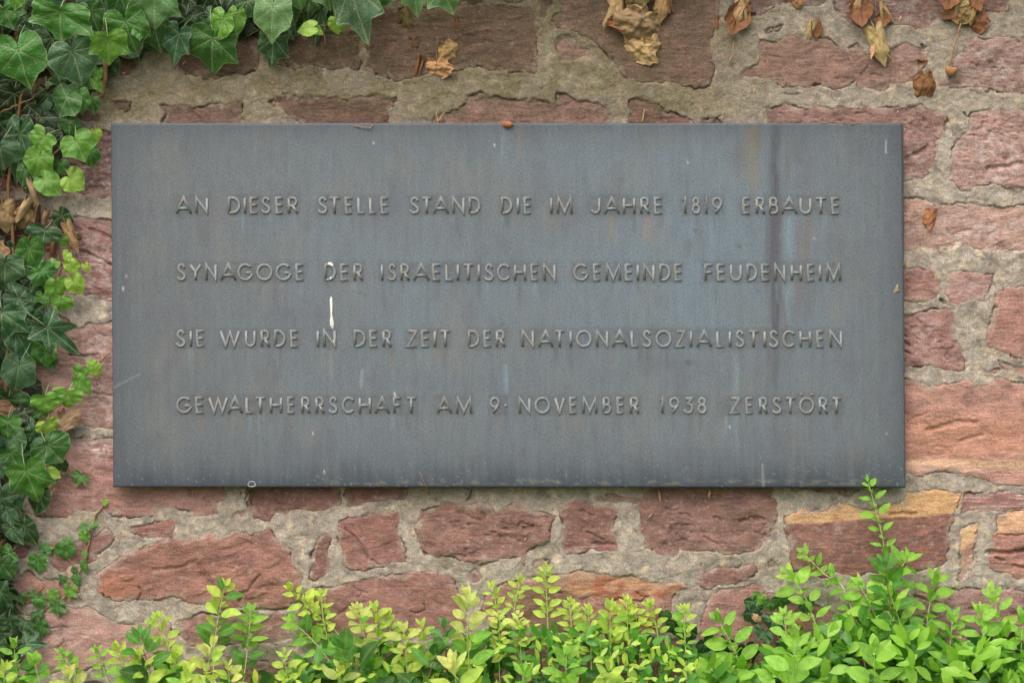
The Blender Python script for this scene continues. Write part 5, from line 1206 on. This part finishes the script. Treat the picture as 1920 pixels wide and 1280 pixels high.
for lab, q in (('largest tan curled dead leaf among the left ivy, beside the first text line', [(6,392,12,436,50,0,(186,156,106),40),(-10,360,0,392,30,3,(150,92,56),30)]),
               ('pale narrow folded dead leaf in the left ivy under the lime green leaves', [(58,346,72,384,20,3,(186,158,116),46),(70,350,64,378,12,3,(170,140,96),40)]),
               ('long pale dead leaf tilted among the brown litter of the left ivy', [(44,382,24,414,22,3,(196,168,120),50)]),
               ('broad dull brown dead leaf hanging in the middle of the left ivy litter', [(44,400,30,432,36,5,(146,118,76),36),(62,404,60,450,30,3,(110,86,60),28),(84,400,76,420,18,3,(160,132,86),34)]),
               ('tan rolled dead leaf with a dark open end at the ivy edge by the plaque', [(128,430,146,474,24,0,(176,142,92),40),(140,440,154,452,14,1,(120,92,60),36)]),
               ('small round tan dead leaf at the far left over the second text line level', [(-4,466,8,494,26,2,(184,150,108),44)]),
               ('rust orange dead leaf scraps behind the ivy left of the second line', [(84,448,78,466,20,4,(176,102,62),24),(100,452,96,490,16,3,(150,110,78),20)]),
               ('large brown dead leaf lying sideways at the left below the gray ivy leaf', [(-12,764,58,768,46,5,(138,98,64),44),(28,738,52,756,30,4,(110,58,34),34)]),
               ('olive tan curled dead leaf between the ivy and the plaque near the last text line', [(118,792,158,758,34,2,(150,130,88),34),(116,780,124,812,24,3,(140,112,72),26)]),
               ('small tan dead leaf tip under the lowest broad ivy leaf', [(96,900,94,928,24,2,(176,140,104),30)]),
               ('brown dead leaves in the dark gap above the left ivy column', [(50,206,60,230,40,5,(116,84,46),26),(20,236,0,262,50,4,(106,58,32),20),(56,222,50,240,24,5,(140,112,66),24),(88,226,94,248,14,3,(130,100,60),22),(40,60,18,76,34,5,(96,66,26),26)]),
               ('curled brown dead leaf lying in the shrub right of the dark ivy clump', [(1492,1160,1512,1182,24,3,(156,120,76),90)]),
               ('pale scrap of dead leaf on the dark ivy leaves at the foot of the wall', [(1416,1156,1432,1166,12,5,(196,150,110),50)])):
    sprig('dead_leaf', lab, 'dead leaf', [(*a_[:7], a_[7]) for a_ in q])

# orange scrap and twigs on the top edge of the plaque
o = blob('bark_scrap', [(940,229),(948,227),(958,229),(963,233),(960,239),(951,241),(943,238)], YP + 0.004, 0.011, plain('orange_scrap', tuple(lin((164, 104, 68))), .85, .35, 90))
tag(o, 'orange brown scrap of bark sitting on the top edge of the plaque', 'scrap')
for lab, pts, r_ in (('short forked twig behind the plaque top edge, left of the bark scrap', [[(821,231,20),(820,222,14),(818,212,8)], [(822,228,18),(830,214,8),(834,211,6)]], 1.3),
                     ('thin dry twig lying along the top edge of the plaque near its left third', [[(664,236,36),(680,239,38),(694,240,38),(698,235,37)]], .9),
                     ('pale splinter standing behind the top edge of the plaque under the mossy mortar', [[(1204,231,16),(1209,205,6)]], 1.8),
                     ('fine pale straws on the plaque top edge near its right end', [[(1540,231,36),(1560,229,30),(1590,231,36)], [(1596,233,36),(1615,230,34)], [(1576,238,37),(1580,234,37)]], .6),
                     ('dry twig wisps sticking out under the lower edge of the plaque at its middle', [[(786,885,36),(796,905,38),(802,925,24)], [(790,908,36),(806,926,10)]], .7),
                     ('dark curled root scrap below the lower edge of the plaque', [[(884,918,6),(880,930,10),(874,936,8)]], 1.5),
                     ('matted dark roots hanging below the plaque under the pale ring', [[(455,918,4),(463,926,10),(458,936,8)], [(462,916,4),(470,928,10),(478,922,6)], [(470,918,4),(468,934,10),(472,944,6)], [(450,916,4),(452,926,8)]], 1.1),
                     ('thin dark dry stem crossing the large red stone at the lower left', [[(366,1052,12),(380,1072,14),(395,1090,12),(410,1108,10)]], .8),
                     ('dark twig stuck to the pink stone at the lower left', [[(84,1180,8),(100,1176,11),(126,1173,8)], [(104,1216,8),(116,1206,10),(121,1199,8)]], 1.0),
                     ('fine dark twig on the salty stone left of the plaque', [[(188,680,10),(196,672,14),(207,662,8)]], .9),
                     ('thin arched brown stem low on the wall under the plaque left half', [[(478,1205,8),(500,1215,20),(515,1235,22),(524,1255,10)]], 1.1),
                     ('small pale twig on the mortar above the left plaque corner', [[(208,190,8),(212,186,12),(236,183,8)]], 1.2)):
    mb = MB()
    for q in pts: mb.tube(wig(q, 3, .5), r_ / 1000, 5)
    e_ = mb.build('twig', MAT_TWIG if 'dark' not in lab else MAT_BARK); tag(e_, lab, 'twig')
o = blob('leaf_scrap', [(1674,548),(1678,541),(1682,532),(1685,534),(1684,541),(1689,545),(1684,546),(1679,550)], YP - 0.0003, 0.0012, plain('pale_scrap', tuple(lin((138, 130, 104))), .85, .3, 200)); tag(o, 'small tan leaf scrap stuck near the right edge of the plaque', 'scrap')

# chaff caught on the rough wall
V_, F_ = [], []
def chip(px, py, L_, a, w, lay):
    c = P(px, py, -lay / 1000); dx = math.cos(a) * L_ / 2000; dz = math.sin(a) * L_ / 2000; nx, nz = -math.sin(a) * w / 2000, math.cos(a) * w / 2000; b = len(V_)
    for (s, t, h) in ((-1, 0, 0), (-.2, 1, .001), (1, 0, .001), (.1, -1, .0005), (0, 0, .0028)): V_.append((c.x + s * dx + t * nx, c.y - h, c.z + s * dz + t * nz))
    for i in range(4): F_.append((b + 4, b + i, b + (i + 1) % 4))
for px, py, L_, a, w in ((1596,112,14,-1.1,2.5),(1690,140,18,-1.25,3),(1728,126,12,1.2,2),(1422,110,12,1.5,3),(1414,170,10,1.3,3),(1440,118,20,-1.1,2),(1375,85,20,1.5,3),(1370,110,18,1.2,3.5),(1362,130,12,1.2,3),
    (1762,250,9,1.3,4),(1757,280,7,1.4,4),(1754,300,6,1.4,5),(1715,412,9,1.5,4),(1714,444,8,1.5,4),(1697,495,12,1.4,5),(1700,520,8,1.5,4),(1627,205,8,1,3),(1683,210,8,1,3),(1615,190,7,2,4),(345,118,14,.9,3),(232,138,8,.8,3),
    (141,400,12,1.5,4),(552,935,8,1.2,2),(362,922,12,1.5,2),(310,930,10,1.1,2),(280,950,8,2,2),(1220,965,18,.9,3),(1205,990,9,1.3,3),(1237,930,26,-1.4,5),(1330,925,18,1.5,7),(1328,950,10,1.4,3),(1440,990,9,1.4,2),
    (795,970,8,1.2,3),(985,1010,8,1.1,4),(800,1128,12,1.2,2),(700,1015,8,1,2),(1480,130,6,.3,3),(1640,88,8,1.2,3),(1688,35,14,1.3,5),(1850,415,5,1,4),(1752,240,5,1,4),(270,1000,6,0,3)):
    chip(px, py, L_, a, w, 9)
for i in range(160):
    px, py = rng.choice([(rng.gauss(375, 60), rng.gauss(1025, 26)), (rng.uniform(1700, 1770), rng.uniform(210, 500)), (rng.uniform(210, 1700), rng.uniform(918, 1060)), (rng.uniform(880, 1900), rng.uniform(0, 225))])
    chip(px, py, rng.uniform(2.5, 6), rng.uniform(0, 3.1), rng.uniform(1.2, 2.4), rng.uniform(7, 10))
me = bpy.data.meshes.new('dry_litter'); me.from_pydata(V_, [], F_); me.materials.append(MAT_LITTER)
tag(link(bpy.data.objects.new('dry_litter', me)), kind='stuff')

# ------------------------------------------------------------------ shrubs at the foot of the wall
def shrub_template(seed, wid, petiole=.14):
    r = np.random.RandomState(seed); nu, nv = 7, 13
    v = np.linspace(0, 1, nv); u = np.linspace(-1, 1, nu)
    U, Vv = np.meshgrid(u, v, indexing='ij')
    hw = wid * np.sin(np.pi * Vv ** 0.88) ** 0.72 * (1 - .12 * Vv); hw = np.maximum(hw, 0.004)
    X = U * hw; Y = petiole + (1 - petiole) * Vv
    Z = 0.22 * np.abs(X) - r.uniform(.10, .30) * (Vv ** 2) + .02 * np.sin(Vv * 9 + seed) * np.abs(U) + 0.03 * perlin(X * 4 + seed, Y * 4, 501)
    vein = np.exp(-(X / .018) ** 2) ; side = np.exp(-((np.mod(Vv * 6 - np.abs(U) * 1.1 * .8, 1) - .5) / .12) ** 2) * .28 * (np.abs(U) > .05)
    vein = np.maximum(vein, side)
    V = np.stack([X, Y, Z], -1).reshape(-1, 3).tolist(); idx = np.arange(nu * nv).reshape(nu, nv)
    F = np.stack([idx[:-1, :-1], idx[1:, :-1], idx[1:, 1:], idx[:-1, 1:]], -1).reshape(-1, 4).tolist()
    mb = MB(); mb.tube([(0, 0, 0), (0, petiole + .06, 0.002)], [.016, .012], 4); b = len(V); V += [list(p) for p in mb.v]; F += [[b + i for i in f] for f in mb.f]
    vv = np.concatenate([vein.ravel(), np.full(len(mb.v), .8)]); ee = np.concatenate([np.abs(U).ravel() * .9, np.zeros(len(mb.v))])
    me = bpy.data.meshes.new('leaf'); me.from_pydata(V, [], F); me.polygons.foreach_set('use_smooth', [True] * len(F))
    for nm, arr in (('vein', vv), ('edge', ee)):
        at = me.attributes.new(nm, 'FLOAT', 'POINT'); at.data.foreach_set('value', arr.astype(np.float32))
    me.materials.append(MAT_SHRUB); me.update(); return me
SHR = [shrub_template(s, w) for s, w in ((1, .20), (2, .23), (3, .25), (4, .21), (5, .27), (6, .18))]
STONE_Y = -0.012
GREENS = {'new': (184, 212, 90), 'pale': (206, 216, 124), 'grn': (138, 194, 70), 'fresh': (160, 210, 88), 'dgr': (88, 148, 54), 'blu': (96, 146, 84), 'ylw': (206, 194, 80), 'drk': (60, 108, 42)}
def shr_col(o, tone, j=.12):
    c = lin(GREENS[tone]); k = 1 + rng.uniform(-j, j); o.color = (float(c[0] * k * (1 + rng.uniform(-.1, .1))), float(c[1] * k), float(c[2] * k), 1)

def shoot(root, pts, y0, y1, leaf_mm, tone0, tone1, gap=None, count=None, rad=1.5):
    """pts: mm points from base to tip; leaves in crossed pairs, tone0 low, tone1 at the tip"""
    gap = gap or leaf_mm * 0.46
    P3 = []
    n = len(pts) - 1
    dense = spl(pts, 6) if n > 1 else [(pts[0][0] + (pts[1][0] - pts[0][0]) * i / 8 + 5 * math.sin(i / 8 * math.pi) * (1 if (int(pts[0][0]) % 2) else -1), pts[0][1] + (pts[1][1] - pts[0][1]) * i / 8) for i in range(9)]
    for i, (x, y) in enumerate(dense):
        t = i / (len(dense) - 1); P3.append(P(x, y, -(y0 + (y1 - y0) * t) / 1000))
    mb = MB(); mb.tube(P3, [rad / 1000 * (1 - .62 * i / (len(P3) - 1)) for i in range(len(P3))], 6)
    br = mb.build('branch', MAT_GSTEM if tone1 in ('new', 'pale', 'grn', 'fresh') else MAT_STEM, root)
    seg = [0]
    for a, b in zip(P3[:-1], P3[1:]): seg.append(seg[-1] + (b - a).length)
    total = seg[-1]; s = total; k = 0; made = 0
    ang0 = rng.uniform(0, math.pi)
    while s > 0.004:
        j = max(i for i in range(len(seg)) if seg[i] <= s + 1e-9); j = min(j, len(P3) - 2)
        p = P3[j].lerp(P3[j + 1], (s - seg[j]) / max(seg[j + 1] - seg[j], 1e-6)); t = (P3[j + 1] - P3[j]).normalized()
        frac = 1 - s / total
        lf = leaf_mm * (0.62 + 0.60 * min(1, k / 2.5)) * rng.uniform(.82, 1.14)
        a_ = ang0 + k * math.pi / 2 + rng.uniform(-.3, .3)
        e1 = t.cross(Vector((0, 1, 0.01))).normalized(); e2 = t.cross(e1)
        for sgn in (0, math.pi):
            out = e1 * math.cos(a_ + sgn) + e2 * math.sin(a_ + sgn)
            open_ = min(1.0, 0.35 + k * 0.28) * rng.uniform(.85, 1.15)
            d = (t * (1.15 - open_ * .75) + out * open_ + Vector((0, 0, .10))).normalized()
            o = bpy.data.objects.new('leaf', rng.choice(SHR)); link(o, br)
            q = p + out * 0.0008
            tipy = q.y + d.y * lf / 1000
            if tipy > STONE_Y: d.y -= (tipy - STONE_Y) / (lf / 1000); d.normalize()
            nh = (t * 0.25 + Vector((rng.uniform(-.45, .45), -1.0, rng.uniform(.1, .7))) - out * .1)
            frame_to(o, q, q + d, nh, lf / 1000, lf / 1000 * rng.uniform(.9, 1.15), lf / 1000)
            shr_col(o, tone1 if rng.random() > frac * 1.5 else tone0); made += 1
        if k > 1 and rng.random() < .5:                      # small axillary leaf tuft
            out = (e1 * rng.uniform(-1, 1) + e2 * rng.uniform(-1, 1)).normalized()
            for z_ in (0, 1):
                d = (t + out * (.5 + z_ * .4) + Vector((0, -.2, .2))).normalized(); o = bpy.data.objects.new('leaf', rng.choice(SHR)); link(o, br)
                l2 = lf * rng.uniform(.35, .55) / 1000; frame_to(o, p, p + d, t + Vector((0, -.4, .2)), l2, l2, l2); shr_col(o, tone1); made += 1
        s -= gap / 1000 * (0.55 + 0.45 * min(1, k / 3)) * rng.uniform(.85, 1.2); k += 1
        if made > (22 if count is None else count): break
    return made

def filler(root, x0, x1, top, n, tones, size, ydep, bottom=1420):
    V_, F_ = [], []; VV = []
    for i in range(n):
        px = rng.uniform(x0, x1); tp = top(px); py = rng.uniform(tp + 50, bottom) if rng.random() < .5 else tp + 46 + abs(rng.gauss(0, 70))
        yd = rng.uniform(*ydep) * (0.5 + 0.5 * min(1, (py - tp) / 120))
        J = P(px, py, -yd / 1000); a = rng.uniform(-1.5, 1.5); L_ = rng.uniform(*size) / 1000
        y = Vector((math.sin(a), rng.uniform(-.7, .3), math.cos(a))).normalized(); nh = Vector((rng.uniform(-.6, .6), -.6, rng.uniform(.2, 1)))
        if abs(y.dot(nh.normalized())) > .97: continue
        x = y.cross(nh).normalized(); z = x.cross(y); M = Matrix.Translation(J) @ Matrix((x, y, z)).transposed().to_4x4() @ Matrix.Diagonal((L_, L_, L_, 1))
        b = len(V_); w = rng.uniform(.19, .26)
        for (u, v, h) in ((0, 0, 0), (w * .75, .25, .05), (w, .5, .04), (w * .7, .78, -.02), (0, 1, -.12), (-w * .7, .78, -.02), (-w, .5, .04), (-w * .75, .25, .05), (0, .5, -.02)): V_.append(tuple(M @ Vector((u, v, h))))
        for k in range(8): F_.append((b + 8, b + k, b + (k + 1) % 8))
    me = bpy.data.meshes.new('foliage'); me.from_pydata(V_, [], F_); me.materials.append(MAT_SHRUB)
    for p in me.polygons: p.use_smooth = True
    o = link(bpy.data.objects.new('foliage', me), root); o['kind'] = 'stuff'; shr_col(o, tones, 0)

def trunk(root, cx, spread, n, ydep, top, dead=3):
    mb = MB(); gz = 1280 + (ZC - 0.64) * 1000 - 50
    for i in range(n):
        bx = cx + rng.uniform(-70, 70); ex_ = cx + rng.uniform(-spread, spread); yb = rng.uniform(25, 90)
        mb.tube(wig([(bx, gz, yb), ((bx + ex_) / 2 + rng.uniform(-40, 40), 1560, yb + rng.uniform(-40, 40)), (ex_, top(ex_) + rng.uniform(50, 130), max(22, yb + rng.uniform(-30, 40)))], 5, 6),
                [.0055 * (1 - .7 * k / 10) for k in range(11)], 6)
    mb.build('woody_stem', MAT_BARK, root)

def shrub(name, label, cx, x0, x1, shoots, rand_n, tones, leaf, top, ydep, fill, spread):
    root = empty(name, (P(cx, 0, 0).x, -sum(ydep) / 2000, 0.05)); tag(root, label, 'shrub', None)
    total = 0
    for q in shoots: total += shoot(root, *q)
    for i in range(rand_n):
        if total > 285: break
        px = rng.uniform(x0, x1); ty = top(px) + rng.choice([rng.uniform(-14, 34), rng.uniform(20, 110)]); yd = rng.uniform(*ydep) * (0.45 + .55 * min(1, (ty - top(px)) / 90))
        b = rng.uniform(-40, 40); L_ = rng.uniform(70, 150)
        total += shoot(root, [(px + b, ty + L_), (px + b * .3, ty + L_ * .5), (px, ty)], yd * .8, yd, rng.uniform(*leaf), rng.choice(tones[0]), rng.choice(tones[1]), None, None, 1.2)
    for (c_, n_, sz, yd_) in fill: filler(root, x0 - 20, x1 + 20, top, n_, c_, sz, yd_)
    trunk(root, cx, spread, 7, ydep, top); fix_parent(root)
    return root, total

topA = lambda x: float(np.interp(x, [-60, 0, 40, 120, 200, 280, 330, 420, 470, 540], [1205, 1215, 1200, 1232, 1236, 1190, 1180, 1180, 1195, 1240]))
topB = lambda x: float(np.interp(x, [460, 540, 600, 700, 760, 820, 880, 960], [1250, 1180, 1160, 1150, 1180, 1185, 1150, 1150]))
topC = lambda x: float(np.interp(x, [880, 930, 1000, 1060, 1180, 1250, 1300, 1350], [1140, 1110, 1112, 1132, 1130, 1150, 1150, 1190]))
topD = lambda x: float(np.interp(x, [1310, 1360, 1430, 1500, 1560, 1640, 1700, 1780, 1850, 1930, 1980], [1180, 1176, 1196, 1130, 1110, 1096, 1110, 1150, 1126, 1160, 1150]))
T_ = 'new'
rA, nA = shrub('shrub', 'low yellow green leafy shrub at lower left, under the young ivy runner', 230, -40, 520,
 [([(40,1380),(34,1290),(26,1208)],150,170,32,'dgr','grn'), ([(-10,1380),(6,1310),(8,1252)],170,190,34,'new','new'), ([(190,1350),(160,1290),(114,1222)],80,60,22,'dgr','grn'), ([(210,1370),(205,1290),(180,1216)],80,70,18,'grn','grn'),
  ([(330,1360),(322,1240),(296,1158)],120,110,28,'grn','new'), ([(300,1380),(290,1290),(262,1196)],140,150,52,'drk','dgr'), ([(262,1380),(250,1290),(222,1222)],150,160,38,'grn','new'), ([(300,1370),(280,1300),(262,1234)],150,160,36,'grn','new'),
  ([(400,1370),(402,1210),(421,1100)],90,60,36,'dgr','new'), ([(440,1370),(460,1250),(470,1148)],90,60,34,'dgr','grn'), ([(370,1360),(384,1280),(398,1208)],150,170,28,'new','pale'), ([(330,1360),(326,1290),(330,1228)],130,150,30,'grn','new'),
  ([(150,1400),(140,1330),(130,1268)],180,200,36,'new','pale'), ([(460,1400),(436,1320),(428,1250)],150,160,26,'new','pale'), ([(90,1400),(86,1330),(64,1240)],160,170,34,'dgr','grn'), ([(350,1400),(345,1330),(350,1262)],180,200,40,'grn','new')],
 16, (['grn', 'dgr', 'new'], ['new', 'grn', 'pale', 'new']), (22, 38), lambda x: topA(x) + 34, (60, 210), [('dgr', 240, (20, 38), (40, 170)), ('new', 130, (18, 36), (60, 210))], 260)
rB, nB = shrub('shrub', 'pale yellow tipped shrub with arching shoots under the left half of the plaque', 720, 500, 930,
 [([(700,1360),(645,1205),(590,1150),(546,1104)],60,30,27,'new','new'), ([(640,1260),(610,1180),(602,1114)],60,45,24,'new','new'), ([(680,1330),(600,1215),(548,1165)],70,40,32,'dgr','grn'), ([(545,1380),(540,1290),(533,1226)],120,130,26,'new','new'),
  ([(690,1370),(690,1230),(668,1142)],110,120,30,'grn','pale'), ([(715,1370),(710,1220),(702,1142)],80,80,26,'grn','new'), ([(745,1370),(738,1220),(724,1154)],70,70,24,'grn','new'), ([(780,1380),(765,1270),(757,1182)],120,130,32,'new','pale'),
  ([(790,1370),(795,1260),(790,1174)],100,110,28,'grn','new'), ([(850,1400),(840,1280),(833,1174)],130,150,34,'blu','blu'), ([(890,1400),(880,1260),(875,1122)],140,150,42,'grn','pale'), ([(640,1400),(636,1310),(640,1246)],150,160,30,'grn','pale'),
  ([(700,1400),(690,1290),(640,1216)],130,150,54,'drk','dgr'), ([(800,1400),(800,1290),(820,1218)],130,150,56,'drk','dgr'), ([(860,1400),(860,1320),(850,1246)],190,210,44,'new','pale')],
 18, (['grn', 'dgr', 'new'], ['new', 'pale', 'new', 'grn']), (22, 42), lambda x: topB(x) + 36, (60, 230), [('dgr', 380, (24, 46), (40, 170)), ('drk', 160, (30, 50), (30, 120)), ('new', 170, (18, 36), (60, 210))], 240)
rC, nC = shrub('shrub', 'dense small leaved yellow green shrub with brown twigs under the middle of the plaque', 1120, 900, 1340,
 [([(1030,1340),(1028,1190),(1022,1066)],60,50,24,'new','new'), ([(985,1340),(962,1180),(976,1084)],60,45,20,'new','new'), ([(960,1340),(942,1190),(922,1100)],70,55,21,'new','new'), ([(940,1360),(936,1240),(936,1152)],100,110,20,'new','pale'),
  ([(985,1360),(978,1240),(971,1152)],100,100,20,'new','pale'), ([(1080,1360),(1074,1220),(1068,1128)],70,60,22,'new','new'), ([(1110,1360),(1108,1220),(1102,1142)],80,80,20,'grn','new'), ([(1150,1370),(1145,1220),(1144,1138)],80,80,28,'grn','new'),
  ([(1185,1370),(1180,1230),(1174,1128)],80,70,26,'grn','new'), ([(1250,1370),(1235,1200),(1218,1132)],60,50,20,'new','new'), ([(1290,1360),(1286,1230),(1281,1142)],80,70,24,'grn','new'), ([(1240,1400),(1210,1260),(1190,1140)],70,60,20,'grn','new'),
  ([(1060,1400),(1060,1310),(1062,1230)],170,190,44,'grn','grn'), ([(1140,1400),(1140,1330),(1142,1260)],170,190,46,'grn','new'), ([(990,1400),(985,1330),(982,1260)],170,190,40,'blu','grn')],
 30, (['new', 'grn', 'dgr'], ['new', 'new', 'pale', 'ylw']), (16, 26), lambda x: topC(x) + 16, (50, 190), [('dgr', 360, (18, 32), (40, 150)), ('new', 300, (14, 26), (50, 190)), ('drk', 120, (24, 40), (30, 100))], 240)
rD, nD = shrub('shrub', 'tall bright green shrub at lower right with one long shoot reaching the plaque', 1620, 1340, 1960,
 [([(1700,1330),(1672,1150),(1655,1010),(1628,905)],90,40,26,'grn','grn',15,60), ([(1640,1330),(1590,1120),(1545,1075),(1506,1036)],90,40,27,'grn','grn',16,40), ([(1590,1330),(1535,1185),(1508,1115),(1474,1076)],80,50,34,'grn','fresh'), ([(1700,1300),(1672,1150),(1658,1060)],110,110,50,'dgr','dgr'),
  ([(1650,1300),(1675,1110),(1700,1046)],90,60,38,'grn','grn'), ([(1740,1340),(1738,1170),(1757,1080)],80,50,36,'grn','grn'), ([(1660,1300),(1650,1180),(1612,1096)],100,90,38,'grn','fresh'), ([(1680,1320),(1690,1190),(1668,1110)],110,110,36,'grn','fresh'),
  ([(1900,1360),(1882,1210),(1861,1112)],110,90,36,'grn','fresh'), ([(1870,1360),(1850,1230),(1834,1144)],120,110,34,'grn','fresh'), ([(1400,1370),(1385,1240),(1345,1160)],110,100,38,'grn','grn'), ([(1500,1370),(1482,1240),(1470,1154)],110,100,34,'grn','fresh'),
  ([(1930,1360),(1915,1250),(1918,1160)],120,120,40,'grn','grn'), ([(1790,1360),(1780,1250),(1786,1160)],110,110,38,'dgr','grn'), ([(1480,1420),(1485,1300),(1490,1200)],200,220,54,'fresh','fresh'), ([(1640,1420),(1640,1310),(1640,1222)],200,230,56,'fresh','fresh')],
 30, (['grn', 'dgr', 'grn'], ['grn', 'fresh', 'fresh', 'grn']), (28, 56), lambda x: topD(x) + 26, (70, 280), [('dgr', 560, (26, 50), (40, 190)), ('drk', 240, (30, 50), (30, 120)), ('grn', 420, (26, 48), (60, 240))], 330)
